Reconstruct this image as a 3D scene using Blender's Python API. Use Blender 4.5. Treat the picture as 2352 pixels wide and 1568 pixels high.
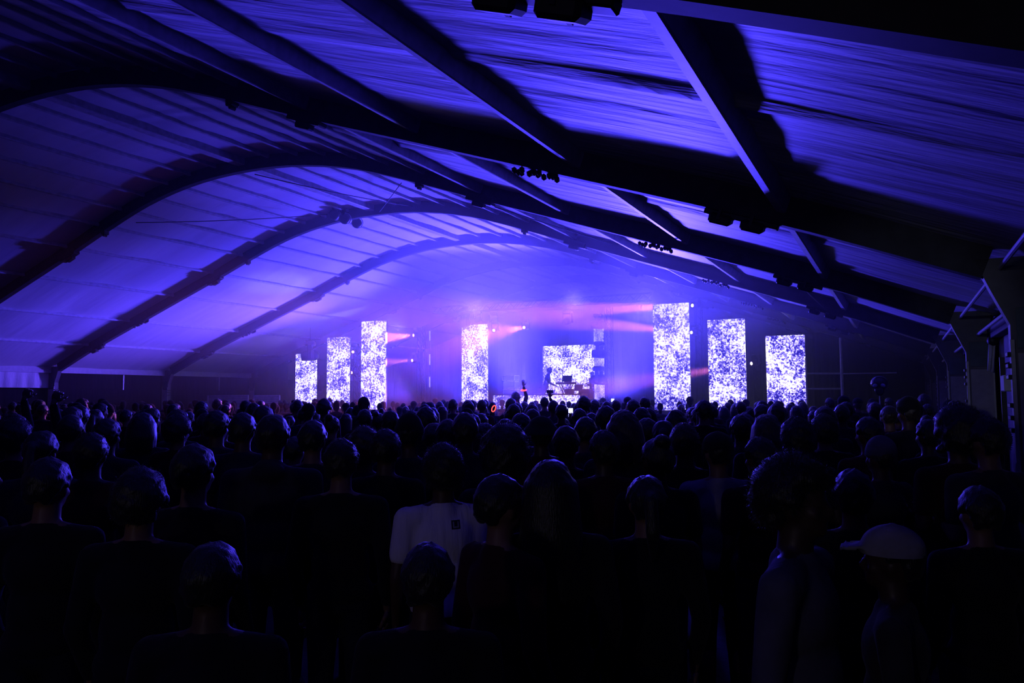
import bpy, bmesh, math, random
from mathutils import Vector, Matrix, Euler, noise
for o in list(bpy.data.objects): bpy.data.objects.remove(o)
SC = bpy.context.scene
COL = SC.collection
PI = math.pi
H = 1.87                                   # camera height above the floor

# ------------------------------------------------------------------ camera
RX = Vector((0.89352257, 0.44898818, 0.00519844))      # camera right, in world
DN = Vector((-0.03676445, 0.06161593, 0.99742261))
cam_down = Vector((-0.03676445, 0.06161593, -0.99742261))
FW = Vector((-0.44751065, 0.89141073, 0.07156202))
RX.z = -0.00519844
def orth():
    f = FW.normalized(); r = (RX - f * RX.dot(f)).normalized(); u = r.cross(f).normalized()
    return r, u, f
CR, CU, CF = orth()
cam = bpy.data.cameras.new('camera'); cam.lens = 1765 * 36 / 2352; cam.sensor_width = 36
cam.clip_start = .05; cam.clip_end = 300
co = bpy.data.objects.new('camera', cam); COL.objects.link(co); SC.camera = co
co.matrix_world = Matrix(((CR.x, CU.x, -CF.x, 0), (CR.y, CU.y, -CF.y, 0), (CR.z, CU.z, -CF.z, H), (0, 0, 0, 1)))
def ray(u, v): return CF + CR * ((u - 1176) / 1765) - CU * ((v - 784) / 1765)
def atY(u, v, y):
    d = ray(u, v); d = d * (y / d.y); return Vector((d.x, d.y, d.z + H))
def atD(u, v, z):
    d = ray(u, v) * z; return Vector((d.x, d.y, d.z + H))

# ------------------------------------------------------------------ world, exposure
w = bpy.data.worlds.new('night'); SC.world = w; w.use_nodes = True
w.node_tree.nodes['Background'].inputs[0].default_value = (0.01, 0.012, 0.03, 1)
w.node_tree.nodes['Background'].inputs[1].default_value = 0.02
SC.view_settings.view_transform = 'Standard'; SC.view_settings.look = 'None'
SC.view_settings.gamma = 1; SC.view_settings.use_curve_mapping = False
SC.view_settings.exposure = 0.0
cy = SC.cycles
cy.max_bounces = 4; cy.diffuse_bounces = 2; cy.glossy_bounces = 1; cy.transmission_bounces = 2
cy.volume_bounces = 0; cy.transparent_max_bounces = 6
cy.use_denoising = True; cy.caustics_reflective = False; cy.caustics_refractive = False
cy.sample_clamp_indirect = 3.0; cy.sample_clamp_direct = 0
cy.adaptive_threshold = .03; cy.volume_step_rate = 2.5; cy.volume_max_steps = 64

# ------------------------------------------------------------------ lights
BLUE = (0.062, 0.042, 1.0)
VIOL = (0.12, 0.055, 1.0)
PINK = (1.0, 0.20, 0.72)
def aim(o, p, q):
    o.location = p; o.rotation_euler = (Vector(q) - Vector(p)).to_track_quat('-Z', 'Y').to_euler()
def spot(p, q, power, color, size, blend=.6, rad=.15, name='stage_light'):
    l = bpy.data.lights.new(name, 'SPOT'); l.energy = power; l.color = color
    l.spot_size = math.radians(size); l.spot_blend = blend; l.shadow_soft_size = rad
    o = bpy.data.objects.new(name, l); COL.objects.link(o); aim(o, p, q); return o
CX = -13.65
# blue washes standing upstage, thrown up and out over the audience
WASH = [
    # position, target, power, colour, cone, blend, radius
    ((-13.4, 27.4, 1.75), (-13.0, 22.3, 7.0), 52000, BLUE, 70, 1.0, .7),
    ((-15.2, 27.4, 1.75), (-20.0, 21.6, 6.4), 30000, BLUE, 64, 1.0, .5),
    ((-18.4, 27.4, 1.75), (-23.2, 22.4, 4.6), 17000, VIOL, 62, 1.0, .5),
    ((-9.2, 26.7, 2.0), (-4.6, 20.6, 5.2), 20000, BLUE, 50, .9, .4),
    ((-9.6, 26.9, 2.0), (-4.8, 14.5, 5.1), 30000, BLUE, 28, .8, .7),
    ((-12.0, 26.9, 2.0), (-6.1, 6.9, 4.3), 46000, BLUE, 23, 1.0, .9),
    # pale shafts that land on the left of the roof
    ((-17.8, 27.2, 1.8), (-20.1, 21.0, 6.04), 3600, (.30, .26, 1.0), 17, .9, .1),
    ((-20.2, 27.6, 1.8), (-21.4, 26.0, 5.7), 900, (.30, .26, 1.0), 40, .9, .1),
    # over the stage lip, down on to the crowd
    ((-20.0, 28.5, 5.0), (-15.0, 12.0, 1.6), 4500, BLUE, 70, 1.0, .4),
    ((-16.0, 28.5, 5.7), (-10.0, 12.0, 1.6), 4500, BLUE, 70, 1.0, .4),
    ((-11.5, 28.5, 5.7), (-6.0, 12.0, 1.6), 4500, BLUE, 70, 1.0, .4),
    ((-8.5, 28.5, 5.2), (-3.0, 9.0, 1.6), 4500, BLUE, 70, 1.0, .4),
]
for pp, q, e, c, sz, bl, r in WASH: spot(pp, q, e, c, sz, bl, r, 'blue_wash')
# weak unseen fill lamps added behind the camera for the tee and leg covers
spot((-1.5, -6.5, 2.3), (-1.2, 4.0, 0.9), 60, (0.85, 0.75, 1.0), 46, .5, .2, 'rear_fill')
spot((-3.2, -4.0, 3.0), (1.35, 13.5, 2.3), 300, (0.62, 0.68, 1.0), 11, .6, .15, 'leg_cover_fill')  # unseen narrow spot added to brighten the right-hand leg covers

# ------------------------------------------------------------------ materials
def mat(name, base, rough=.7, spec=.3, metal=0, sheen=0, noise_amt=.25, nscale=8, bump=0, bscale=40, stretch=None, emit=None, estr=0):
    m = bpy.data.materials.new(name); m.use_nodes = True
    n, l = m.node_tree.nodes, m.node_tree.links; b = n['Principled BSDF']
    b.inputs['Roughness'].default_value = rough; b.inputs['Metallic'].default_value = metal
    b.inputs['Specular IOR Level'].default_value = spec
    b.inputs['Sheen Weight'].default_value = sheen
    tc = n.new('ShaderNodeTexCoord'); mp = n.new('ShaderNodeMapping'); l.new(tc.outputs['Object'], mp.inputs[0])
    if stretch: mp.inputs['Scale'].default_value = stretch
    nz = n.new('ShaderNodeTexNoise'); nz.inputs['Scale'].default_value = nscale; nz.inputs['Detail'].default_value = 3
    l.new(mp.outputs[0], nz.inputs[0])
    cr = n.new('ShaderNodeValToRGB'); l.new(nz.outputs[0], cr.inputs[0])
    lo = [max(0, c * (1 - noise_amt)) for c in base]; hi = [min(1, c * (1 + noise_amt)) for c in base]
    cr.color_ramp.elements[0].position = .3; cr.color_ramp.elements[1].position = .7
    cr.color_ramp.elements[0].color = (*lo, 1); cr.color_ramp.elements[1].color = (*hi, 1)
    l.new(cr.outputs[0], b.inputs['Base Color'])
    if bump:
        nb = n.new('ShaderNodeTexNoise'); nb.inputs['Scale'].default_value = bscale; nb.inputs['Detail'].default_value = 4
        l.new(mp.outputs[0], nb.inputs[0])
        bp = n.new('ShaderNodeBump'); bp.inputs['Strength'].default_value = 1; bp.inputs['Distance'].default_value = bump
        l.new(nb.outputs[0], bp.inputs['Height']); l.new(bp.outputs[0], b.inputs['Normal'])
    if emit:
        b.inputs['Emission Color'].default_value = (*emit, 1); b.inputs['Emission Strength'].default_value = estr
    return m
M = {}
M['fabric_taut'] = mat('taut_tent_fabric', (.62, .62, .66), .6, .35, noise_amt=.05, nscale=1.2, bump=.006, bscale=2.2, stretch=(.22, 3.2, 1))
M['fabric'] = mat('tent_fabric', (.62, .62, .66), .55, .4, noise_amt=.08, nscale=1.2, bump=.024, bscale=2.2, stretch=(.22, 3.2, 1))
M['eave_shade'] = mat('painted_eave_shade', (.02, .02, .025), .9, .05, noise_amt=.15)  # dark colour for painting shade along the right eave, unused
M['beam'] = mat('dark_anodised_beam', (.04, .04, .05), .7, .15, 0, noise_amt=.2)
M['leg_metal'] = mat('dull_leg_metal', (.10, .10, .12), .55, .4, 0, noise_amt=.15)
M['beam_light'] = mat('grey_aluminium_beam', (.30, .30, .33), .4, .5, .4, noise_amt=.2)
M['purlin'] = mat('purlin_aluminium', (.42, .42, .46), .5, .4, 0, noise_amt=.2)
M['black'] = mat('black_painted_metal', (.015, .015, .018), .5, .4)
M['floor'] = mat('trodden_floor', (.03, .028, .025), .8, .3, noise_amt=.5, nscale=3, bump=.01, bscale=12)
M['drape'] = mat('black_stage_drape', (.012, .012, .016), .9, .1, noise_amt=.4, nscale=2, bump=.05, bscale=3, stretch=(3, 1, .1))
M['deck'] = mat('black_stage_deck', (.02, .02, .022), .6, .3)
M['sleeve'] = mat('dull_teal_sleeve', (.10, .13, .14), .8, .2, noise_amt=.2, nscale=5)
M['wall'] = mat('grey_wall_panel', (.30, .29, .31), .8, .2, noise_amt=.2, nscale=5)
M['white'] = mat('white_eave_trim', (.5, .5, .54), .6, .3, noise_amt=.1)
M['cable'] = mat('black_cable', (.01, .01, .012), .6, .3)
M['case_edge'] = mat('aluminium_case_edge', (.7, .7, .75), .3, .6, .5)
M['lens'] = mat('lit_lens', (.9, .6, .8), .2, emit=(1, .35, .6), estr=6)
M['lens_white'] = mat('lit_white_lens', (.9, .6, .8), .2, emit=(1, .75, .95), estr=12)
M['lens_dark'] = mat('unlit_glass_lens', (.1, .1, .14), .08, .8)
M['glow_red'] = mat('glowing_red_band', (.8, .1, .1), .4, emit=(1, .06, .05), estr=3)
M['glow_cyan'] = mat('glowing_cyan_stick', (.1, .8, .7), .4, emit=(.05, 1, .8), estr=3)
M['phone_lit'] = mat('lit_phone_screen', (.5, .5, .6), .3, emit=(.5, .55, 1), estr=4)
M['strip_lit'] = mat('pale_light_strip', (.5, .5, .6), .3, emit=(.35, .3, 1), estr=1.2)
M['alien'] = mat('shiny_black_inflatable', (.02, .02, .03), .25, .6)
M['alien_eye'] = mat('pale_inflatable_eye', (.35, .35, .6), .4)
M['skin_a'] = mat('brown_skin', (.10, .05, .033), .5, .35, noise_amt=.12, nscale=12)
M['skin_b'] = mat('tan_skin', (.22, .12, .08), .5, .35, noise_amt=.1, nscale=12)
M['skin_c'] = mat('dark_skin', (.07, .038, .026), .45, .4, noise_amt=.12, nscale=12)
M['hair_a'] = mat('black_hair', (.010, .009, .009), .38, .5, sheen=.12, noise_amt=.5, nscale=60, bump=.004, bscale=160, stretch=(1, 1, .25))
M['hair_b'] = mat('brown_or_rimlit_hair', (.03, .019, .014), .38, .5, sheen=.2, noise_amt=.5, nscale=60, bump=.004, bscale=160, stretch=(1, 1, .25))  # real brown hair, and the lighter tone painted on rim-lit heads
M['hair_c'] = mat('fair_hair', (.20, .14, .08), .45, .5, noise_amt=.4, nscale=60, bump=.004, bscale=160, stretch=(1, 1, .25))
M['cloth_black'] = mat('black_cotton', (.012, .012, .014), .9, .1, sheen=.1, bump=.006, bscale=14)
M['cloth_navy'] = mat('navy_cotton', (.012, .016, .035), .9, .1, sheen=.1, bump=.006, bscale=14)
M['cloth_grey'] = mat('charcoal_cotton', (.035, .035, .038), .9, .1, sheen=.1, bump=.006, bscale=14)
M['cloth_maroon'] = mat('maroon_cotton', (.045, .012, .014), .9, .1, sheen=.1, bump=.006, bscale=14)
M['cloth_mid'] = mat('washed_grey_cotton', (.10, .095, .12), .9, .15, bump=.012, bscale=9)
M['cloth_pale'] = mat('pale_cotton', (.30, .29, .32), .9, .15, bump=.012, bscale=9)
M['denim'] = mat('dark_denim', (.014, .018, .03), .9, .1, bump=.003, bscale=40)
M['shoe'] = mat('dark_shoe', (.015, .015, .015), .6, .3)
M['cap'] = mat('dark_cap_cloth', (.014, .014, .02), .9, .1, sheen=.15)
M['cap_pale'] = mat('pale_cap_cloth', (.10, .10, .13), .9, .1, sheen=.1)

def tee_material():
    m = mat('white_cotton_tee', (.72, .68, .76), .9, .15, noise_amt=.06, bump=.03, bscale=5, stretch=(2.2, 1, .5))
    n, l = m.node_tree.nodes, m.node_tree.links; b = n['Principled BSDF']
    src = b.inputs['Base Color'].links[0].from_socket
    tc = n.new('ShaderNodeTexCoord'); sx = n.new('ShaderNodeSeparateXYZ'); l.new(tc.outputs['Object'], sx.inputs[0])
    def math_(op, a, b_=None, v=None):
        q = n.new('ShaderNodeMath'); q.operation = op
        l.new(a, q.inputs[0])
        if b_ is not None: l.new(b_, q.inputs[1])
        elif v is not None: q.inputs[1].default_value = v
        return q.outputs[0]
    def box(cx, cz, hx, hz):
        dx = math_('LESS_THAN', math_('ABSOLUTE', math_('SUBTRACT', sx.outputs[0], v=cx)), v=hx)
        dz = math_('LESS_THAN', math_('ABSOLUTE', math_('SUBTRACT', sx.outputs[2], v=cz)), v=hz)
        return math_('MULTIPLY', dx, dz)
    patch = math_('MULTIPLY', box(.05, 1.385, .024, .022), math_('LESS_THAN', sx.outputs[1], v=0))
    mark = math_('SUBTRACT', box(.05, 1.385, .016, .015), box(.05, 1.390, .009, .013))
    dk = math_('MULTIPLY', patch, math_('SUBTRACT', math_('MULTIPLY', mark, v=-.45), v=-1.0))
    mx = n.new('ShaderNodeMix'); mx.data_type = 'RGBA'
    l.new(dk, mx.inputs[0]); l.new(src, mx.inputs[6]); mx.inputs[7].default_value = (.03, .03, .05, 1)
    l.new(mx.outputs[2], b.inputs['Base Color'])
    return m
M['tee'] = tee_material()

def led_material(name, dens, strength, tint=(1, .98, 1), seed=0.0):
    m = bpy.data.materials.new(name); m.use_nodes = True
    n, l = m.node_tree.nodes, m.node_tree.links; b = n['Principled BSDF']
    b.inputs['Base Color'].default_value = (.01, .01, .012, 1); b.inputs['Roughness'].default_value = .5
    tc = n.new('ShaderNodeTexCoord'); mp = n.new('ShaderNodeMapping'); mp.inputs['Location'].default_value = (seed, seed * .7, seed * 1.3)
    l.new(tc.outputs['Object'], mp.inputs[0])
    a = n.new('ShaderNodeTexNoise'); a.inputs['Scale'].default_value = 16; a.inputs['Detail'].default_value = 3; a.inputs['Roughness'].default_value = .62; a.inputs['Distortion'].default_value = .6
    c = n.new('ShaderNodeTexNoise'); c.inputs['Scale'].default_value = 1.7; c.inputs['Detail'].default_value = 2
    l.new(mp.outputs[0], a.inputs[0]); l.new(mp.outputs[0], c.inputs[0])
    ad = n.new('ShaderNodeMath'); ad.operation = 'MULTIPLY_ADD'; ad.inputs[1].default_value = .55
    l.new(c.outputs[0], ad.inputs[0]); l.new(a.outputs[0], ad.inputs[2])
    cr = n.new('ShaderNodeValToRGB'); l.new(ad.outputs[0], cr.inputs[0]); e = cr.color_ramp.elements
    e[0].position = .66 - dens; e[0].color = (.008, .004, .22, 1)
    e[1].position = .91 - dens; e[1].color = (tint[0], tint[1], tint[2], 1)
    k = e.new(.75 - dens); k.color = (.16, .12, .75, 1)
    k = e.new(.82 - dens); k.color = (.52, .45, 1, 1)
    l.new(cr.outputs[0], b.inputs['Emission Color']); b.inputs['Emission Strength'].default_value = strength
    return m

# ------------------------------------------------------------------ mesh helpers
def finish(bm, name, m, parent=None, smooth=False):
    me = bpy.data.meshes.new(name); bm.normal_update(); bm.to_mesh(me); bm.free()
    if smooth:
        for p in me.polygons: p.use_smooth = True
    for x in (m if isinstance(m, (list, tuple)) else [m]): me.materials.append(x)
    o = bpy.data.objects.new(name, me); COL.objects.link(o)
    if parent is not None: o.parent = parent
    return o
def bx(bm, c, s, rot=None, bev=0):
    r = bmesh.ops.create_cube(bm, size=1)
    mt = Matrix.Translation(Vector(c)) @ (rot.to_matrix().to_4x4() if rot else Matrix.Identity(4)) @ Matrix.Diagonal((*s, 1))
    bmesh.ops.transform(bm, matrix=mt, verts=r['verts'])
    if bev:
        es = {e for v in r['verts'] for e in v.link_edges}
        bmesh.ops.bevel(bm, geom=list(es), offset=bev, segments=1, affect='EDGES')
def cyl(bm, p, q, r1, r2=None, seg=8, caps=True):
    p, q = Vector(p), Vector(q); d = q - p
    if d.length < 1e-6: return
    r = bmesh.ops.create_cone(bm, cap_ends=caps, segments=seg, radius1=r1, radius2=r1 if r2 is None else r2, depth=d.length)
    mt = Matrix.Translation((p + q) / 2) @ d.to_track_quat('Z', 'Y').to_matrix().to_4x4()
    bmesh.ops.transform(bm, matrix=mt, verts=r['verts'])
def ell(bm, c, s, rot=None, sub=2):
    r = bmesh.ops.create_icosphere(bm, subdivisions=sub, radius=1)
    mt = Matrix.Translation(Vector(c)) @ (rot.to_matrix().to_4x4() if rot else Matrix.Identity(4)) @ Matrix.Diagonal((*s, 1))
    bmesh.ops.transform(bm, matrix=mt, verts=r['verts'])
def cap(bm, p, q, r1, r2):
    cyl(bm, p, q, r1, r2, 12); ell(bm, p, (r1,) * 3, sub=2); ell(bm, q, (r2,) * 3, sub=2)
def tube(bm, pts, r, seg=6):
    for a, b in zip(pts, pts[1:]): cyl(bm, a, b, r, r, seg)
def sweep(bm, sec, path_frames):
    rings = []
    for f in path_frames: rings.append([bm.verts.new(p) for p in f])
    for a, b in zip(rings, rings[1:]):
        k = len(a)
        for i in range(k): bm.faces.new((a[i], a[(i + 1) % k], b[(i + 1) % k], b[i]))
    bm.faces.new(rings[0][::-1]); bm.faces.new(rings[-1])
def tag(o, label=None, cat=None, group=None, kind=None):
    if label: o['label'] = label
    if cat: o['category'] = cat
    if group: o['group'] = group
    if kind: o['kind'] = kind
    return o
def empty(name, loc=(0, 0, 0), rz=0):
    o = bpy.data.objects.new(name, None); COL.objects.link(o); o.location = loc; o.rotation_euler = (0, 0, rz); o.empty_display_size = .2
    return o
def new(): return bmesh.new()
def copy_tree(o, parent=None):
    c = o.copy(); COL.objects.link(c); c.parent = parent
    for ch in o.children: copy_tree(ch, c)
    return c

# ------------------------------------------------------------------ tent shell
ARCH_Y = [-6.9, -1.9, 3.1, 8.1, 13.1, 18.1, 23.1, 28.1, 33.1, 38.1]
PROF = [(0, 5.33), (1.65, 5.24), (3.3, 4.93), (5, 4.38), (6.5, 3.84), (8.25, 3.24), (10.45, 2.48), (12.65, 1.71), (14.2, 1.10)]
def under(d):                               # underside of the arches above the camera, at distance d from the ridge
    d = abs(d)
    P = PROF
    if d >= P[-1][0]: return P[-1][1] - (d - P[-1][0]) * .39
    for i in range(len(P) - 1):
        if P[i][0] <= d <= P[i + 1][0]:
            x0, y0 = P[i]; x1, y1 = P[i + 1]; h = x1 - x0; t = (d - x0) / h
            m0 = 0 if i == 0 else (P[i + 1][1] - P[i - 1][1]) / (P[i + 1][0] - P[i - 1][0])
            m1 = (P[i + 2][1] - P[i][1]) / (P[i + 2][0] - P[i][0]) if i + 2 < len(P) else (y1 - y0) / h
            return (2 * t**3 - 3 * t**2 + 1) * y0 + (t**3 - 2 * t**2 + t) * h * m0 + (-2 * t**3 + 3 * t**2) * y1 + (t**3 - t**2) * h * m1
DEP = .31
HALF = 14.95
floor_bm = new(); bx(floor_bm, (CX, 15, -.05), (60, 66, .1)); tag(finish(floor_bm, 'floor', M['floor']), 'dark trodden floor under the crowd', kind='structure')

ceiling = empty('ceiling'); tag(ceiling, 'white arched tent roof lit blue', kind='structure')
def roof_bay(y0, y1, k):
    bm = new(); nx, ny = 132, 46
    g = []
    for j in range(ny + 1):
        row = []; t = j / ny; y = y0 + (y1 - y0) * t
        edge = math.sin(PI * t) ** .5 if 0 < t < 1 else 0
        for i in range(nx + 1):
            x = CX - HALF + 2 * HALF * i / nx
            z = H + under(x - CX) + DEP + .01
            wr = noise.noise((x * .35 + 7 * k, y * 3.1 + .18 * x, k)) * .022 + noise.noise((x * .8, y * 7.0 + .5 * x, 3 + k)) * .008 * (1 if x > CX + 4 else .3)
            wr *= .35 + .65 * min(1, max(0, (x - CX) / 4)); wr += noise.noise((x * .25, y * .8, 9 + k)) * .05
            fold = .05 * math.exp(-((t - .42 - .004 * math.sin(x)) / .010) ** 2) * (1 if x > CX + 5 else 0.25)
            row.append(bm.verts.new((x, y, z + (wr - fold - .03) * edge)))
        g.append(row)
    for j in range(ny):
        for i in range(nx): bm.faces.new((g[j][i], g[j][i + 1], g[j + 1][i + 1], g[j + 1][i]))
    for f in bm.faces:
        if f.calc_center_median().x < CX + 3: f.material_index = 1
    return finish(bm, 'fabric_panel', [M['fabric'], M['fabric_taut']], ceiling, True)
for k in range(len(ARCH_Y) - 1): roof_bay(ARCH_Y[k], ARCH_Y[k + 1], k)
# purlins
PD = [.85, 1.7, 2.5, 3.35, 4.2, 5.1, 6.4, 8.25, 10.45, 12.65]
pur_mesh = {}
def purlin(x, y0, y1, wd, hd):
    s = 1 if x >= CX else -1; z = H + under(x - CX)
    slope = (under(x + .1 - CX) - under(x - .1 - CX)) / .2
    key = (round(wd, 3), round(hd, 3), round(y1 - y0, 2))
    if key not in pur_mesh:
        bm = new(); bx(bm, (0, (y1 - y0) / 2, hd / 2), (wd, y1 - y0, hd), bev=.012)
        o = finish(bm, 'purlin', M['purlin'], ceiling); pur_mesh[key] = o.data
    else:
        o = bpy.data.objects.new('purlin', pur_mesh[key]); COL.objects.link(o); o.parent = ceiling
    o.location = (x, y0, z + DEP - hd); o.rotation_euler = (0, -math.atan(slope), 0)
for k in range(1, len(ARCH_Y) - 1):
    y0, y1 = ARCH_Y[k] + .07, ARCH_Y[k + 1] - .07
    purlin(CX, y0, y1, .22, .18)
    for d in PD:
        for s in (-1, 1):
            if k < 2 and s < 0: continue
            big = d > 6 and s > 0
            purlin(CX + s * d, y0, y1, .1 if big else .07, .19 if big else .10)
ENDS = ['nearest', 'second', 'third', 'fourth', 'fifth', 'sixth']
def arch(y, label, first=None):
    root = empty('arch_frame', (CX, y, 0)); tag(root, label, 'tent arch', 'arch frames of the tent')
    if first:
        for ch in first.children:
            c = ch.copy(); COL.objects.link(c); c.parent = root
            for gch in ch.children: g2 = gch.copy(); COL.objects.link(g2); g2.parent = c
        return root
    t = .075
    fr = []
    n = 60
    for i in range(n + 1):
        d = -14.35 + 28.7 * i / n
        z = H + under(d); s = (under(d + .05) - under(d - .05)) / .1
        nx_, nz_ = -s, 1; L = math.hypot(nx_, nz_); nx_ /= L; nz_ /= L
        a = Vector((d, 0, z)); b = a + Vector((nx_, 0, nz_)) * (DEP * .97)
        fr.append([(a.x, -t, a.z), (a.x, t, a.z), (b.x, t, b.z), (b.x, -t, b.z)])
    bm = new(); sweep(bm, None, fr); finish(bm, 'rafter', M['beam'], root)
    for s in (-1, 1):
        bm = new()
        zt = H + under(14.55)
        # leg: an upright box section, with a knee gusset to the rafter
        fr = []
        for z, a, b in ((0, 14.55, 14.9), (zt - .35, 14.55, 14.9), (zt - .05, 14.42, 14.9), (zt + .25, 14.30, 14.92)):
            fr.append([(s * a, -t, z), (s * a, t, z), (s * b, t, z), (s * b, -t, z)])
        sweep(bm, None, fr); leg = finish(bm, 'leg', M['leg_metal'], root)
        bm = new(); bx(bm, (s * 14.74, -t - .012, (H + .36) / 2 + .03), (.29, .02, H + .30), bev=.005); finish(bm, 'leg_cover', M['wall'], leg)
        bm = new(); bx(bm, (s * 14.74, -t - .010, H + .58), (.29, .016, .36), bev=.005); finish(bm, 'upper_leg_cover', M['sleeve'], leg)
        bm = new(); bx(bm, (s * 14.56, -t - .012, 1.2), (.035, .02, 2.3), bev=.004); bx(bm, (s * 14.88, -t - .012, 1.2), (.03, .02, 2.3), bev=.004)
        finish(bm, 'keder_track', M['beam_light'], leg)
        bm = new(); bx(bm, (s * 14.72, 0, .02), (.55, .4, .04), bev=.01); finish(bm, 'base_plate', M['beam'], leg)
        bm = new()
        for z in (1.55, 1.66, 1.77, 2.02, 2.12, 2.22): bx(bm, (s * 14.535, 0, z), (.035, .17, .04), bev=.005)
        finish(bm, 'ratchet_strap', M['black'], leg)
    for s in (-1, 1):
        # splice plate and bracket under the rafter
        bm = new(); d = 6.4; z = H + under(d)
        ang = math.atan((under(d + .1) - under(d - .1)) / .2) * -s * -1
        R = Euler((0, -ang if s > 0 else ang, 0)); R = Euler((0, -s * math.atan((under(6.5) - under(6.3)) / .2), 0))
        bx(bm, (s * d, 0, z + .02), (.62, .19, .16), R, .015); bx(bm, (s * (d - .05), 0, z - .08), (.28, .13, .1), R, .02)
        finish(bm, 'splice_plate', M['black'], root)
        bm = new(); d = 4.95; z = H + under(d)
        bx(bm, (s * d, 0, z - .02), (.14, .16, .12), None, .015); cyl(bm, (s * d, -.05, z - .1), (s * d, .05, z - .1), .03)
        finish(bm, 'hanging_clamp', M['black'], root)
        # bundle of looped cable
        bm = new(); rnd = random.Random(5)
        for i in range(14):
            dd = 9.62 + i * .045; z = H + under(dd)
            ell(bm, (s * dd, rnd.uniform(-.06, .06), z - .02 - rnd.uniform(0, .05)), (.035, .05, .045), sub=1)
        finish(bm, 'cable_bundle', M['cable'], root)
        # cluster of two floods with a bar
        bm = new(); d = 12.25; R = Euler((0, -s * math.atan(-.35), 0)); z = H + under(d)
        R = Euler((0, s * .34, 0))
        bx(bm, (s * d, 0, z - .03), (.78, .1, .06), R, .01)
        fl = finish(bm, 'flood_bar', M['black'], root)
        for q in (-.2, .12):
            bm = new(); dd = d + q; z = H + under(dd)
            bx(bm, (s * dd, -.02, z - .08), (.24, .16, .11), Euler((.3, s * .34, 0)), .025)
            bx(bm, (s * dd, 0, z - .04), (.03, .22, .12), Euler((0, s * .34, 0)))
            finish(bm, 'flood_lamp', M['black'], fl)
    return root
arch_names = {3.1: 'tent arch nearest the viewer, crossing the top right corner', 8.1: 'thick black tent arch, second from the viewer, sweeping from upper left to right',
              13.1: 'black tent arch, third from the viewer, peaking above the left of the crowd', 18.1: 'tent arch fourth from the viewer, with round lamps near its peak',
              23.1: 'hazy blue tent arch just in front of the screens, fifth from the viewer', 28.1: 'faint tent arch behind the tall screens, lost in haze', 33.1: 'farthest tent arch over the back of the stage',
              -1.9: 'tent arch over the viewer'}
a0 = arch(3.1, arch_names[3.1])
for y in (8.1, 13.1, 18.1, 23.1, 28.1, 33.1): arch(y, arch_names[y], a0)

# side walls -------------------------------------------------------
XL, XR = CX - 14.98, CX + 14.98
wl = empty('wall_left'); tag(wl, 'left tent wall with pale eave beam and dark window strip', kind='structure')
def wl_box(name, y0, y1, z0, z1, m, th=.05, dx=0, lab=None):
    bm = new(); bx(bm, (XL + dx, (y0 + y1) / 2, (z0 + z1) / 2), (th, y1 - y0, z1 - z0), bev=.005)
    o = finish(bm, name, m, wl)
    if lab: o['label'] = lab
    return o
for k in range(2, len(ARCH_Y) - 1):
    y0, y1 = ARCH_Y[k] + .1, ARCH_Y[k + 1] - .1
    wl_box('eave_beam', y0, y1, H + .98, H + 1.22, M['white'], .12, .2)
    wl_box('wall_panel', y0, y1, 0, H + .38, M['drape'])
    if ARCH_Y[k] < 14:
        # gathered fabric valance
        bm = new(); n = 60; top, bot = H + 1.0, H + .42; g = []
        for i in range(n + 1):
            y = y0 + (y1 - y0) * i / n
            a = .03 * math.sin(i * 1.1) + .03 * noise.noise((y * 1.5, 0, 2))
            g.append([bm.verts.new((XL + .12 + a * (.3 + .7 * j / 4), y, top + (bot - top) * j / 4)) for j in range(5)])
        for a, b in zip(g, g[1:]):
            for j in range(4): bm.faces.new((a[j], b[j], b[j + 1], a[j + 1]))
        finish(bm, 'valance', M['fabric'], wl, True)
    else:
        wl_box('window_strip', y0, y1, H + .38, H + .98, M['drape'], .03, -.02)
        for q in (.62,):
            yy = y0 + (y1 - y0) * q; wl_box('mullion', yy - .03, yy + .03, H + .36, H + 1.0, M['beam_light'], .06, .03)
wr_ = empty('wall_right'); tag(wr_, 'right tent side with grey wall panels between dark openings', kind='structure')
for k in range(2, len(ARCH_Y) - 1):
    y0, y1 = ARCH_Y[k] + .1, ARCH_Y[k + 1] - .1
    def wb(name, ya, yb, z0, z1, m, dx=0, th=.05, lab=None):
        bm = new(); bx(bm, (XR + dx, (ya + yb) / 2, (z0 + z1) / 2), (th, yb - ya, z1 - z0), bev=.006)
        o = finish(bm, name, m, wr_)
        if lab: o['label'] = lab
    wb('eave_beam', y0, y1, H + .78, H + 1.0, M['beam'], -.1, .12)
    # pale sheeted panels in the far half of each bay, an opening in the near half
    wb('wall_panel', y0 + 1.5, y1, H + .42, H + .80, M['wall'], 0, .05, 'upper dull grey panel')
    wb('wall_panel', y0 + 1.5, y1, 0, H + .40, M['wall'], .01)
    wb('door_post', y0 + 1.42, y0 + 1.50, 0, H + .80, M['beam_light'], -.03, .1)
    for z in (H + .86, H + 1.12):
        bm = new(); cyl(bm, (XR - .28 + (z - H - .86) * -.8, y0, z), (XR - .28 + (z - H - .86) * -.8, y1, z), .022); finish(bm, 'eave_tube', M['white'], wr_)
# outer dark sheet right of the openings
bm = new(); bx(bm, (XR + 2.2, 15, 1.6), (.05, 60, 3.2)); finish(bm, 'outer_sheet', M['drape'], wr_)
bm = new(); bx(bm, (XR + 1.1, 15, 3.22), (2.3, 60, .04)); finish(bm, 'outer_roof', M['drape'], wr_)
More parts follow.
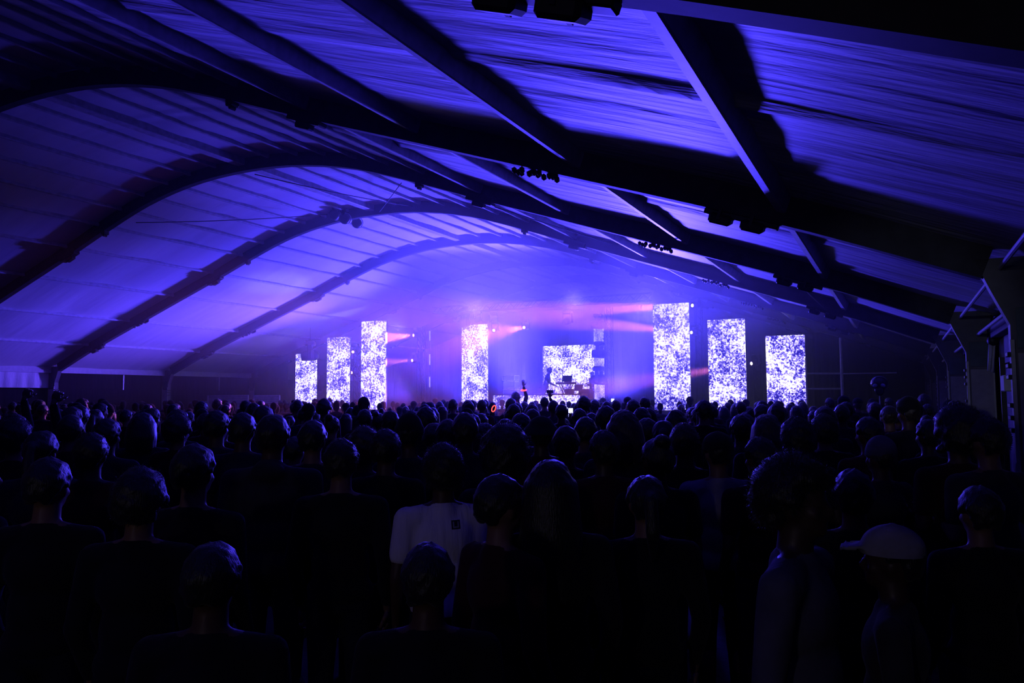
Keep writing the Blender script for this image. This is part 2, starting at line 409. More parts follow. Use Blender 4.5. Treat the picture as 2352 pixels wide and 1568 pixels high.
# gable ends
def gable(y, name, lab, m):
    bm = new(); n = 40; top = []; bot = []
    for i in range(n + 1):
        d = -14.98 + 29.96 * i / n
        top.append(bm.verts.new((CX + d, y, H + under(d) + DEP))); bot.append(bm.verts.new((CX + d, y, 0)))
    for i in range(n): bm.faces.new((bot[i], bot[i + 1], top[i + 1], top[i]))
    r = bmesh.ops.solidify(bm, geom=bm.faces[:], thickness=.05)
    tag(finish(bm, name, m), lab, kind='structure')
gable(38.0, 'wall_back', 'dark gable wall behind the stage', M['drape'])
gable(-6.8, 'wall_front', 'gable wall behind the viewer', M['drape'])

# ------------------------------------------------------------------ stage
stage = empty('stage_platform', (CX, 26.4, 0)); tag(stage, 'low black stage platform behind the crowd', 'stage')
DK = 1.36
bm = new(); bx(bm, (0, 5.6, DK - .06), (25.6, 11.2, .12), bev=.01); finish(bm, 'deck', M['deck'], stage)
bm = new()
bx(bm, (0, .1, (DK - .12) / 2), (25.5, .04, DK - .12)); finish(bm, 'skirt', M['drape'], stage)
for i in range(9):
    for yy in (.4, 5.5, 10.8):
        bm = new(); cyl(bm, (-12.4 + i * 3.1, yy, 0), (-12.4 + i * 3.1, yy, DK - .12), .03); finish(bm, 'leg', M['black'], stage)
# back drape
def drape(x0, x1, y, z1, name, lab):
    bm = new(); n = int((x1 - x0) * 9); g = []
    for i in range(n + 1):
        x = x0 + (x1 - x0) * i / n
        a = .06 * math.sin(i * 1.05) + .03 * math.sin(i * .37)
        zt = min(z1, H + under(x - CX) - .05)
        g.append((bm.verts.new((x, y + a, 0 if y < 26.3 or x > CX + 12.9 else DK)), bm.verts.new((x, y + a * .6, zt))))
    for a, b in zip(g, g[1:]): bm.faces.new((a[0], b[0], b[1], a[1]))
    bmesh.ops.solidify(bm, geom=bm.faces[:], thickness=.02)
    return tag(finish(bm, name, M['drape'], None, True), lab, 'curtain')
drape(CX - 12.6, CX + 12.6, 36.2, 6.3, 'backdrop_curtain', 'black pleated backdrop curtain across the back of the stage')
drape(CX + 11.1, CX + 14.4, 27.9, 4.0, 'side_curtain', 'black side curtain to the right of the rightmost screen')
drape(CX - 14.4, CX - 12.3, 27.9, 4.0, 'side_curtain', 'black side curtain to the left of the leftmost screen')

# LED columns
def led_screen(name, x0, x1, y, z0, z1, m, lab, rot=0, group=None, seed=0):
    xc, wd, hd = (x0 + x1) / 2, x1 - x0, z1 - z0
    root = empty(name, (xc, y, z0), rot); tag(root, lab, 'LED screen', group)
    nx_ = max(1, round(wd / .5)); nz_ = max(1, round(hd / .5)); first = None
    for i in range(nx_):
        for j in range(nz_):
            w_, h_ = wd / nx_, hd / nz_
            bm = new(); bx(bm, (-wd / 2 + w_ * (i + .5), 0, h_ * (j + .5)), (w_ - .003, .05, h_ - .003))
            finish(bm, 'panel', m, root)
    bm = new(); bx(bm, (0, .08, hd / 2), (wd - .02, .09, hd - .02), bev=.01)
    finish(bm, 'cabinet_back', M['black'], root)
    return root
YL = 26.85
def colx(u, v, y=YL): return atY(u, v, y)
specs = [
    ('short LED column, leftmost of all the lit screens, dark lamp in front of its top', 680, 728, 812, -.01, 2.2, (1, .98, 1)),
    ('medium-height LED column, second from the left', 752.5, 804, 774.5, -.015, 2.2, (1, .98, 1)),
    ('tall LED column of the left trio, third from the left', 831, 886.5, 737, .0, 2.4, (1, .98, 1)),
    ('tallest LED column of the right trio, in the path of the pink beams', 1499.5, 1582, 697, 0.0, 1.78, (.95, .93, 1)),
    ('medium-height LED column in the middle of the right trio', 1625, 1710.5, 733, 0.0, 1.94, (.95, .95, 1)),
    ('short LED column, rightmost of all the lit screens', 1758, 1848, 770, .02, 2.09, (.97, .97, 1))]
for i, (lab, u0, u1, vt, dens, st, tint) in enumerate(specs):
    a, b = atY(u0, vt, YL), atY(u1, vt, YL)
    led_screen('led_column', a.x, b.x, YL, DK, (a.z + b.z) / 2, led_material('led_pattern', dens, st, tint, i * 3.3), lab, 0, 'tall LED columns across the stage front')
a, b = atY(1061, 747, 29.3), atY(1120, 747, 29.3)
led_screen('led_column', a.x, b.x, 29.3, DK, a.z, led_material('led_pattern', .01, 2.3, (1, .98, 1), 31), 'LED column left of the stage centre with lamps at its top', 0, 'tall LED columns across the stage front')
a, b = atY(1367, 740, 29.3), atY(1385, 740, 29.3)
tn = led_screen('led_column', a.x - .1, a.x + 1.15, 29.5, DK, a.z, led_material('led_pattern', .02, 1.0, (.8, .72, 1), 35), 'narrow edge-on LED column right of the rear screen', 0, 'tall LED columns across the stage front')
tn.rotation_euler.z = math.radians(-53); tn.location = ((atY(1375.5, 800, 29.5)).x, 29.5, DK)
a, b = atY(1247, 795, 33), atY(1366, 795, 33)
led_screen('rear_screen', a.x, a.x + 2.75, 33, DK + .5, a.z, led_material('led_pattern', .0, 2.4, (.95, 1, 1), 41), 'wide rear LED screen behind the performers')
bm = new()
for sx_ in (-1.2, 1.2):
    for yy in (0, .6): cyl(bm, (sx_, yy, 0), (sx_, yy, .5), .03)
    cyl(bm, (sx_, .6, .02), (sx_, 0.1, 1.8), .02)
rs = finish(bm, 'screen_stand', M['black']); rs.location = (a.x + 1.375, 33.1, DK); tag(rs, 'black support frame beneath and behind the wide rear screen', 'stand')
# booth with LED fascia
a, b = atY(1133, 908, 29.0), atY(1331, 908, 29.0)
booth = led_screen('booth_fascia', a.x, b.x, 29.0, DK, a.z, led_material('led_pattern', .0, 2.0, (.95, 1, 1), 51), 'long low LED fascia along the front of the performers riser')
riser = empty('riser', ((a.x + b.x) / 2, 29.52, DK)); tag(riser, 'black riser table behind the low LED fascia', 'riser')
wd = b.x - a.x
bm = new(); bx(bm, (0, 0, a.z - DK + .03), (wd + .05, .68, .06), bev=.01); finish(bm, 'top', M['black'], riser)
for s in (-1, 1):
    for yy in (-.28, .28):
        bm = new(); bx(bm, (s * (wd / 2), yy, (a.z - DK) / 2), (.05, .05, a.z - DK)); finish(bm, 'leg', M['black'], riser)

# trusses
def truss(p, q, s, lab, name='truss'):
    p, q = Vector(p), Vector(q); L = (q - p).length
    root = empty(name, p); tag(root, lab, 'truss', 'black lighting trusses of the stage')
    root.rotation_euler = (q - p).to_track_quat('Z', 'Y').to_euler()
    h = s / 2
    for a in (-h, h):
        for b in (-h, h):
            bm = new(); cyl(bm, (a, b, 0), (a, b, L), .02, seg=6); finish(bm, 'chord', M['black'], root)
    n = max(2, int(L / s)); bm = new()
    for i in range(n):
        z0, z1 = L * i / n, L * (i + 1) / n
        for a in (-h, h):
            if i % 2: z0, z1 = z1, z0
            cyl(bm, (a, -h, z0), (a, h, z1), .01, seg=4); cyl(bm, (-h, a, z0), (h, a, z1), .01, seg=4)
    o = finish(bm, 'brace', M['black'], root); o['kind'] = 'stuff'
    return root
def tower(u, vtop, y, lab, s=.25):
    p = atY(u, vtop, y); truss((p.x, y, DK), (p.x, y, p.z), s, lab)
tower(968, 750, 28.8, 'truss tower carrying two pink lamps right of the tall left screen')
tower(822, 790, 28.6, 'truss tower behind the gap between second and third left screens')
tower(1604, 692, 31.3, 'truss tower with two pink lamps right of the tallest screen')
tower(1740, 815, 31.3, 'truss tower with one pink lamp left of the rightmost screen')
tower(1398, 705, 28.8, 'truss tower carrying dark lamps beside the narrow screen')
p1, p2 = atY(1040, 712, 30.3), atY(1410, 712, 30.3)
truss((p1.x - 1, 30.3, 5.9), (p2.x + 1.6, 30.3, 5.9), .3, 'horizontal truss high over the middle of the stage')
# light-strip pole
p = atY(988, 755, 28.2); pole = empty('light_strip_pole', (p.x, 28.2, DK)); tag(pole, 'thin upright pole with pale light strips left of the centre screen', 'light pole')
bm = new(); cyl(bm, (0, 0, 0), (0, 0, p.z - DK), .025); finish(bm, 'pole', M['black'], pole)
for v0, v1 in ((760, 782), (813, 838), (865, 889)):
    za, zb = atY(988, v1, 28.2).z - DK, atY(988, v0, 28.2).z - DK
    bm = new(); bx(bm, (0, -.03, (za + zb) / 2), (.045, .03, zb - za), bev=.005); finish(bm, 'light_strip', M['strip_lit'], pole)

# moving heads ------------------------------------------------------
def mover_proto(lens):
    """moving head: base on top, yoke arms, rounded head pointing along -Y of its own"""
    root = empty('moving_head_lamp')
    bm = new(); bx(bm, (0, 0, .27), (.3, .24, .12), bev=.03); finish(bm, 'base', M['black'], root)
    for s in (-1, 1):
        bm = new(); bx(bm, (s * .165, 0, .08), (.035, .1, .32), bev=.012); finish(bm, 'yoke_arm', M['black'], root)
    head = None
    bm = new(); cyl(bm, (0, .10, 0), (0, -.19, 0), .125, .11, 16); ell(bm, (0, .10, 0), (.125, .11, .125), sub=2)
    head = finish(bm, 'lamp_head', M['black'], root, True)
    bm = new(); cyl(bm, (0, -.185, 0), (0, -.2, 0), .062, .058, 16); finish(bm, 'lens', lens, head)
    return root
def place_mover(p, tgt, lab, lens='lens', sc=1.0, hang=True, group='moving-head lamps on the stage trusses'):
    r = mover_proto(M[lens]); r.location = p; r.scale = (sc,) * 3
    d = Vector(tgt) - Vector(p)
    r.rotation_euler = (0 if hang else PI, 0, math.atan2(d.y, d.x) + PI / 2)
    hd = [c for c in r.children if c.name.startswith('lamp_head')][0]
    pit = math.atan2(d.z, math.hypot(d.x, d.y)); hd.rotation_euler = (-pit if hang else pit, 0, 0)
    tag(r, lab, 'stage lamp', group); return r
def beam(u, v, y, uv2, y2, cone, power, lab, color=PINK, lens='lens'):
    p = atY(u, v, y); q = atY(uv2[0], uv2[1], y2)
    place_mover(p, q, lab, lens)
    d = (q - p).normalized()
    spot(p + d * .24, q, power, color, cone, .35, .06, 'pink_beam')
beam(958, 769, 28.5, (600, 803), 22.0, 22, 14000, 'pink lamp, upper of two on the tower right of the tall left screen')
beam(955, 827, 28.5, (600, 850), 22.0, 18, 7000, 'pink lamp, lower of two on the tower right of the tall left screen')
beam(813, 807, 28.3, (700, 850), 22.0, 16, 2500, 'pink lamp above, behind the right edge of the second left screen')
beam(813, 855, 28.3, (330, 912), 17.0, 8.5, 130000, 'lamp throwing the long violet beam low to the left', (.75, .16, 1.0))
beam(1138, 756, 29.0, (950, 880), 22.0, 26, 3500, 'bright pink lamp at the top right corner of the centre-left screen')
beam(1208, 751, 29.6, (900, 805), 20.0, 18, 7000, 'pink lamp hanging right of the centre-left screen')
beam(1598, 701, 29.6, (600, 742), 15.0, 6.2, 58000, 'bright lamp at the top right edge of the tallest screen, long pink beam', PINK, 'lens_white')
beam(1595, 764, 31.0, (700, 680), 16.0, 6.2, 46000, 'bright lamp lower on the tower right of the tallest screen', PINK, 'lens_white')
beam(1735, 833, 31.0, (1300, 903), 25.0, 7, 60000, 'bright lamp between the middle and right screens, beam low to the left', PINK, 'lens_white')
# unlit lamps
for u, v, y, sc, lab, tg in [
    (1066, 742, 28.6, 1.5, 'unlit black lamp hanging at the top left of the centre-left screen', (-20, 20, 3)),
    (1098, 733, 30.0, 1.1, 'unlit black lamp hanging just above the centre-left screen', (-16, 20, 3)),
    (1134, 736, 30.0, 1.1, 'unlit black lamp hazy above the right of the centre-left screen', (-12, 20, 3)),
    (1304, 736, 30.2, 1.3, 'unlit lamp hanging in the haze above the rear screen', (-12, 20, 2)),
    (1374, 746, 28.3, 1.35, 'large dark lamp, top of three beside the narrow screen', (-22, 27, 5)),
    (1377, 812, 28.3, 1.45, 'large dark lamp, middle of three beside the narrow screen', (-22, 28, 4)),
    (1376, 872, 28.3, 1.6, 'large dark lamp, lowest of three beside the narrow screen', (-22, 28, 3))]:
    place_mover(atY(u, v, y), tg, lab, 'lens_dark', sc)
p = atY(712, 816, 25.6)
place_mover(p, (-30, 20, 3), 'large dark round lamp hanging in front of the leftmost screen', 'lens_dark', 1.9)
bm = new(); cyl(bm, (0, 0, 0), (0, 0, H + under(p.x - CX) - p.z - .6), .008, seg=5); o = finish(bm, 'hanging_wire', M['cable']); o.location = (p.x, p.y, p.z + .6); tag(o, 'thin wire holding the dark round lamp by the leftmost screen', 'wire')
# round lamps at the peak of the fourth arch
for u, v, y, lab in ((768, 493, 17.75, 'round lamp with bright rim, left of a pair under the fourth arch'), (792, 502, 17.75, 'round lamp with bright rim, right of a pair under the fourth arch'), (820, 512, 18.6, 'dark round lamp hanging behind the fourth arch')):
    p = atY(u, v, y); r = empty('round_lamp', p); tag(r, lab, 'lamp', 'round lamps at the peak of the fourth arch')
    bm = new(); ell(bm, (0, -.02, 0), (.17, .12, .17)); finish(bm, 'housing', M['black'], r, True)
    bm = new()
    for k in range(24):
        a, b = 2 * PI * k / 24, 2 * PI * (k + 1) / 24
        cyl(bm, (.165 * math.cos(a), .07, .165 * math.sin(a)), (.165 * math.cos(b), .07, .165 * math.sin(b)), .014, seg=6)
    finish(bm, 'rim', M['case_edge'], r, True)
    bm = new(); bx(bm, (0, 0, .2), (.04, .2, .14)); finish(bm, 'bracket', M['black'], r)
    r.rotation_euler = (.35, 0, .3)
# cables
def cable(pts, r, lab):
    c = Vector(pts[0]); bm = new(); tube(bm, [Vector(p) - c for p in pts], r); o = finish(bm, 'cable', M['cable']); o.location = c; tag(o, lab, 'cable', 'thin rigging cables under the roof')
def sag(p, q, s, n=10): return [Vector(p).lerp(Vector(q), i / n) - Vector((0, 0, s * 4 * (i / n) * (1 - i / n))) for i in range(n + 1)]
cable(sag(atY(312, 511, 13.3), atY(752, 492, 17.9), .05), .010, 'thin cable from the third arch to the pair of round lamps')
cable(sag(atY(585, 400, 13.2), atY(948, 474, 18.0), .05), .012, 'thin cable crossing the bay between third and fourth arches')
cable(sag(atY(922, 420, 13.4), atY(872, 486, 18.0), .0), .010, 'short slanting cable near the peak, right of the round lamps')
cable(sag(atY(1120, 470, 13.3), atY(1408, 562, 18.1), .0), .012, 'thin cable running right beneath the third arch')
cable(sag(atY(1790, 598, 13.2), atY(1898, 710, 18.0), .05), .010, 'thin cable slanting between third and fourth arches on the right')
p = atY(1340, 676, 31); 

# stage gear --------------------------------------------------------
# rack cases with pale edges
for i, (v0, v1, lab) in enumerate(((862, 874, 'topmost'), (876, 891, 'middle'), (893, 909, 'lowest'))):
    a = atY(1160 + i * .8, v0, 31.5); b = atY(1187 + i * .8, v1, 31.5); wd, hd = b.x - a.x, a.z - b.z
    r = empty('flight_case', ((a.x + b.x) / 2, 31.5, b.z)); tag(r, 'black flight case with pale metal edges, %s of the three left of the performers' % lab, 'case', 'stacked flight cases on the stage')
    bm = new(); bx(bm, (0, 0, hd / 2), (wd - .02, .5, hd - .02)); finish(bm, 'body', M['black'], r)
    bm = new()
    for y in (-.25, .25):
        for z in (0.012, hd - .012): bx(bm, (0, y, z), (wd, .022, .022))
        for x in (-wd / 2, wd / 2): bx(bm, (x, y, hd / 2), (.022, .022, hd))
    for x in (-wd / 2, wd / 2): bx(bm, (x, 0, hd - .012), (.022, .5, .022))
    finish(bm, 'edge_frame', M['case_edge'], r)
a = atY(1174, 909, 31.5)
bm = new(); bx(bm, (0, 0, (a.z - DK) / 2), (.9, .6, a.z - DK), bev=.02)
for s in (-1, 1): cyl(bm, (s * .3, -.31, .12), (s * .3, -.31, .3), .03)
o = finish(bm, 'amplifier_cabinet', M['black']); o.location = (a.x, 31.5, DK); tag(o, 'black amplifier cabinet beneath the flight cases', 'cabinet')
# keyboard on stand
kp = atY(1300, 880, 30.6)
r = empty('keyboard', (kp.x, 30.6, kp.z - .04)); tag(r, 'dark keyboard in front of the rear screen with a tilted unit on top', 'keyboard')
bm = new(); bx(bm, (0, 0, .04), (.85, .3, .08), bev=.01); finish(bm, 'body', M['black'], r)
bm = new()
for i in range(22): bx(bm, (-.38 + i * .036, .04, .085), (.032, .16, .012))
finish(bm, 'key_row', M['case_edge'], r)
bm = new(); bx(bm, (.05, .0, .24), (.44, .05, .28), Euler((-.5, 0, 0)), .01); bx(bm, (.05, .1, .12), (.3, .1, .12)); finish(bm, 'control_unit', M['black'], r)
r = empty('keyboard_stand', (kp.x, 30.6, DK)); tag(r, 'crossed-leg stand under the dark keyboard', 'stand')
hh = kp.z - .04 - DK
for y in (-.12, .12):
    for s in (-1, 1):
        bm = new(); cyl(bm, (s * .28, y, 0), (-s * .28, y, hh), .02); finish(bm, 'leg', M['black'], r)
# monitor screen on table
a = atY(1329, 890, 30.4)
r = empty('monitor', (a.x, 30.4, DK)); tag(r, 'dark square monitor on a stand right of the keyboard', 'monitor')
bm = new(); bx(bm, (0, 0, a.z - DK), (.36, .05, .28), Euler((-.2, .05, 0)), .01); finish(bm, 'display', M['black'], r)
bm = new(); cyl(bm, (0, .02, 0), (0, .02, a.z - DK), .02); bx(bm, (0, 0, .02), (.4, .4, .04), bev=.01); finish(bm, 'stand', M['black'], r)
# mixing desk / gear right
for u, v0, w_, h_, lab, nm in ((1308, 893, .3, .4, 'small black gear box right of the keyboard stand', 'gear_box'), (1345, 893, .5, .45, 'dark gear box at the feet of the right performer', 'gear_box')):
    a = atY(u, v0, 30.9); bm = new(); bx(bm, (0, 0, (a.z - DK) / 2), (w_, .4, a.z - DK), bev=.02); bx(bm, (0, -.205, (a.z - DK) / 2), (w_ * .8, .01, (a.z - DK) * .7), bev=.003)
    for s in (-1, 1): bx(bm, (s * w_ * .5, 0, (a.z - DK) * .7), (.02, .12, .03))
    o = finish(bm, nm, M['black']); o.location = (a.x, 30.9, DK); tag(o, lab, 'box')
# wedge monitor at right front
a = atY(1372, 921, 28.4)
bm = new(); vs = [bm.verts.new(p) for p in ((-.6, -.25, 0), (.6, -.25, 0), (.6, .3, 0), (-.6, .3, 0), (-.5, -.1, .42), (.6, -.1, .3), (.6, .3, .3), (-.5, .3, .42))]
for f in ((0, 1, 5, 4), (1, 2, 6, 5), (2, 3, 7, 6), (3, 0, 4, 7), (4, 5, 6, 7), (3, 2, 1, 0)): bm.faces.new([vs[i] for i in f])
bmesh.ops.bevel(bm, geom=bm.edges[:], offset=.02, segments=1, affect='EDGES')
o = finish(bm, 'wedge_speaker', M['black']); o.location = (a.x, 28.4, DK); tag(o, 'black wedge speaker at the foot of the narrow screen', 'speaker')
# microphone stands
for u, v, y, lab in ((1292, 850, 30.2, 'microphone stand with boom rising above the keyboard'), (1248, 892, 30.1, 'short tripod microphone stand left of the keyboard')):
    a = atY(u, v, y); r = empty('microphone_stand', (a.x, y, DK)); tag(r, lab, 'mic stand'); hz = a.z - DK
    bm = new(); cyl(bm, (0, 0, .2), (0, 0, hz), .013); finish(bm, 'pole', M['black'], r)
    bm = new(); cyl(bm, (0, 0, hz), (-.12, 0, hz + .04), .011); cyl(bm, (-.12, 0, hz + .04), (-.2, 0, hz + .02), .022); finish(bm, 'boom', M['black'], r)
    for k in range(3):
        bm = new(); cyl(bm, (0, 0, .3), (.28 * math.cos(k * 2.1), .28 * math.sin(k * 2.1), 0), .01); finish(bm, 'leg', M['black'], r)
# scaffold frame on the right
r = empty('scaffold_frame', (atY(1935, 900, 26.6).x, 26.6, 0)); tag(r, 'dark scaffold frame with two rails right of the rightmost screen', 'scaffold')
ox = r.location.x
for u, vt in ((1935, 775),):
    a = atY(u, vt, 26.6); bm = new(); cyl(bm, (0, 0, 0), (0, 0, a.z), .045); finish(bm, 'upright', M['purlin'], r)
a = atY(1852, 858, 26.6)
bm = new(); cyl(bm, (a.x - ox, 0, 0), (a.x - ox, 0, a.z + .5), .03); finish(bm, 'upright', M['purlin'], r)
for v in (858, 893):
    a, b = atY(1852, v, 26.6), atY(1935, v - .5, 26.6); bm = new(); cyl(bm, (a.x - ox, 0, a.z), (0, 0, b.z), .03); finish(bm, 'rail', M['beam_light'], r)
a, b = atY(1935, 858, 26.6), atY(2060, 862, 26.6); bm = new(); cyl(bm, (0, 0, a.z), (b.x - ox, 0, a.z), .02); finish(bm, 'rail', M['purlin'], r)
# crowd barriers on the left
for u0, u1, lab in ((478, 570, 'pale slatted barrier, left of a pair beyond the crowd'), (583, 642, 'pale slatted barrier, right of a pair beyond the crowd')):
    a, b = atY(u0, 908, 24.6), atY(u1, 908, 24.6); wd = b.x - a.x
    r = empty('barrier', ((a.x + b.x) / 2, 24.6, 0)); tag(r, lab, 'barrier', 'pale barriers beside the stage')
    for s in (-1, 1):
        bm = new(); cyl(bm, (s * wd / 2, 0, 0), (s * wd / 2, 0, a.z), .03); bx(bm, (s * wd / 2, 0, .02), (.06, .6, .04)); finish(bm, 'post', M['beam_light'], r)
    for k in range(7):
        bm = new(); bx(bm, (0, 0, a.z - .02 - k * .09), (wd, .02, .07)); finish(bm, 'slat', M['wall'], r)
# right-wall fittings
a = atY(2320, 880, 9.6)
r = empty('wall_box', (XR - .02 if False else a.x, 9.6, a.z)); tag(r, 'pale square box on the dark opening at the far right', 'box')
bm = new(); bx(bm, (0, 0, 0), (.14, .3, .17), bev=.01); finish(bm, 'body', M['white'], r)
bm = new(); bx(bm, (0, .3, .07), (.05, .6, .04)); bx(bm, (0, .6, -.9), (.05, .05, 2.4)); finish(bm, 'bracket', M['black'], r)
a = atY(2277, 805, 12.6)
r = empty('folded_lamp', a); tag(r, 'slim pale lamp hanging in the dark gap of the right wall', 'lamp')
bm = new(); cyl(bm, (0, 0, .1), (-.04, 0, -.28), .03, .02); cyl(bm, (.04, 0, .1), (0, 0, -.3), .016); finish(bm, 'tube', M['white'], r, True)
bm = new(); ell(bm, (.02, 0, .14), (.07, .07, .08)); cyl(bm, (.02, 0, .15), (.02, 0, .5), .012); finish(bm, 'mount', M['black'], r, True)

# haze --------------------------------------------------------------
def haze():
    bm = new(); n = 24; rings = []
    for y in (.5, 37.9):
        ring = [bm.verts.new((CX - 14.8, y, .02))]
        for i in range(n + 1):
            d = -14.8 + 29.6 * i / n; ring.append(bm.verts.new((CX + d, y, H + under(d) + DEP - .1)))
        ring.append(bm.verts.new((CX + 14.8, y, .02))); rings.append(ring)
    a, b = rings; k = len(a)
    for i in range(k): bm.faces.new((a[i], a[(i + 1) % k], b[(i + 1) % k], b[i]))
    bm.faces.new(a[::-1]); bm.faces.new(b)
    bmesh.ops.recalc_face_normals(bm, faces=bm.faces[:])
    m = bpy.data.materials.new('stage_haze'); m.use_nodes = True; nt = m.node_tree; nt.nodes.clear(); l = nt.links
    out = nt.nodes.new('ShaderNodeOutputMaterial'); vs = nt.nodes.new('ShaderNodeVolumeScatter')
    vs.inputs['Anisotropy'].default_value = .25; vs.inputs['Color'].default_value = (1, 1, 1, 1)
    tc = nt.nodes.new('ShaderNodeTexCoord'); sp = nt.nodes.new('ShaderNodeSeparateXYZ'); l.new(tc.outputs['Object'], sp.inputs[0])
    mr = nt.nodes.new('ShaderNodeMapRange'); mr.interpolation_type = 'SMOOTHSTEP'
    mr.inputs[1].default_value = 9; mr.inputs[2].default_value = 25; mr.inputs[3].default_value = .0006; mr.inputs[4].default_value = .048
    l.new(sp.outputs[1], mr.inputs[0])
    nz = nt.nodes.new('ShaderNodeTexNoise'); nz.inputs['Scale'].default_value = .3; nz.inputs['Detail'].default_value = 2
    l.new(tc.outputs['Object'], nz.inputs[0])
    m2 = nt.nodes.new('ShaderNodeMapRange'); m2.inputs[1].default_value = .3; m2.inputs[2].default_value = .7; m2.inputs[3].default_value = .55; m2.inputs[4].default_value = 1.45
    l.new(nz.outputs[0], m2.inputs[0])
    mu = nt.nodes.new('ShaderNodeMath'); mu.operation = 'MULTIPLY'; l.new(mr.outputs[0], mu.inputs[0]); l.new(m2.outputs[0], mu.inputs[1])
    m3 = nt.nodes.new('ShaderNodeMapRange'); m3.interpolation_type = 'SMOOTHSTEP'
    m3.inputs[1].default_value = 2.6; m3.inputs[2].default_value = 6.0; m3.inputs[3].default_value = .36; m3.inputs[4].default_value = 1.5
    l.new(sp.outputs[2], m3.inputs[0]); m4 = nt.nodes.new('ShaderNodeMath'); m4.operation = 'MULTIPLY'; l.new(mu.outputs[0], m4.inputs[0]); l.new(m3.outputs[0], m4.inputs[1])
    l.new(m4.outputs[0], vs.inputs['Density']); l.new(vs.outputs[0], out.inputs['Volume'])
    o = finish(bm, 'haze', m); tag(o, 'thin blue-lit stage haze filling the tent', kind='stuff')
haze()
exec_people = True
# PEOPLE_MARK
# ------------------------------------------------------------------ people
DG = None
def remesh(bm, voxel, smooth_it=3, smooth_f=.5):
    me = bpy.data.meshes.new('tmp'); bm.to_mesh(me); bm.free()
    o = bpy.data.objects.new('tmp', me); COL.objects.link(o)
    md = o.modifiers.new('r', 'REMESH'); md.mode = 'VOXEL'; md.voxel_size = voxel; md.use_smooth_shade = True
    if smooth_it:
        ms = o.modifiers.new('s', 'SMOOTH'); ms.factor = smooth_f; ms.iterations = smooth_it
    dg = bpy.context.evaluated_depsgraph_get(); dg.update()
    out = bpy.data.meshes.new_from_object(o.evaluated_get(dg))
    bpy.data.objects.remove(o); bpy.data.meshes.remove(me)
    return out
def add_hand(bm, wrist, direction, palm_n, curl, side, hold=0):
    """palm plus four unequal fingers and a thumb, as tapering chains; direction = hand axis, palm_n = palm normal"""
    d = Vector(direction).normalized(); n = Vector(palm_n); n = (n - d * n.dot(d)).normalized(); s = d.cross(n) * side
    wv = Vector(wrist)
    Rm = Matrix((s, n, d)).transposed().to_euler()
    ell(bm, wv + d * .05, (.040, .016, .052), Rm)
    for i, (off, L) in enumerate(((-.028, .068), (-.010, .078), (.010, .073), (.027, .058))):
        p = wv + d * .088 + s * off; a = 0
        for j, f in enumerate((.42, .33, .25)):
            a += curl * (1, 1.1, .8)[j]
            q = p + (d * math.cos(a) + n * math.sin(a) + s * off * 2.0 * (1 - min(1, curl))) .normalized() * L * f
            cap(bm, p, q, .0095 - j * .001, .0085 - j * .001); p = q
    p = wv + d * .03 - s * .034
    for j, L in enumerate((.038, .030)):
        q = p + (d * .75 - s * (.65 - .3 * j) + n * (.2 + .8 * curl * .5)).normalized() * L
        cap(bm, p, q, .0125 - j * .002, .0105 - j * .002); p = q
ARMS = {
    'down': ((.195, 0, 1.41), (.245, -.03, 1.12), (.235, .09, .88), (0, .25, -1), (-1, 0, 0), .5),
    'front': ((.195, 0, 1.41), (.235, -.02, 1.13), (.13, .20, 1.16), (-.5, .8, .25), (0, .2, 1), 1.0),
    'drink': ((.195, 0, 1.41), (.245, .02, 1.14), (.14, .20, 1.30), (-.3, .5, .75), (-1, 0, 0), 1.1),
    'up': ((.195, 0, 1.42), (.27, .10, 1.66), (.20, .12, 1.91), (-.1, .05, 1), (0, 1, 0), .12),
    'fist': ((.195, 0, 1.42), (.30, .12, 1.60), (.22, .16, 1.85), (.3, .05, 1), (0, 1, 0), 1.35),
    'phone': ((.19, 0, 1.42), (.24, .22, 1.50), (.13, .26, 1.75), (-.05, .05, 1), (0, 1, 0), .9),
    'keys': ((.195, 0, 1.41), (.25, .10, 1.15), (.17, .36, 1.10), (0, 1, -.1), (0, 0, -1), .5),
}
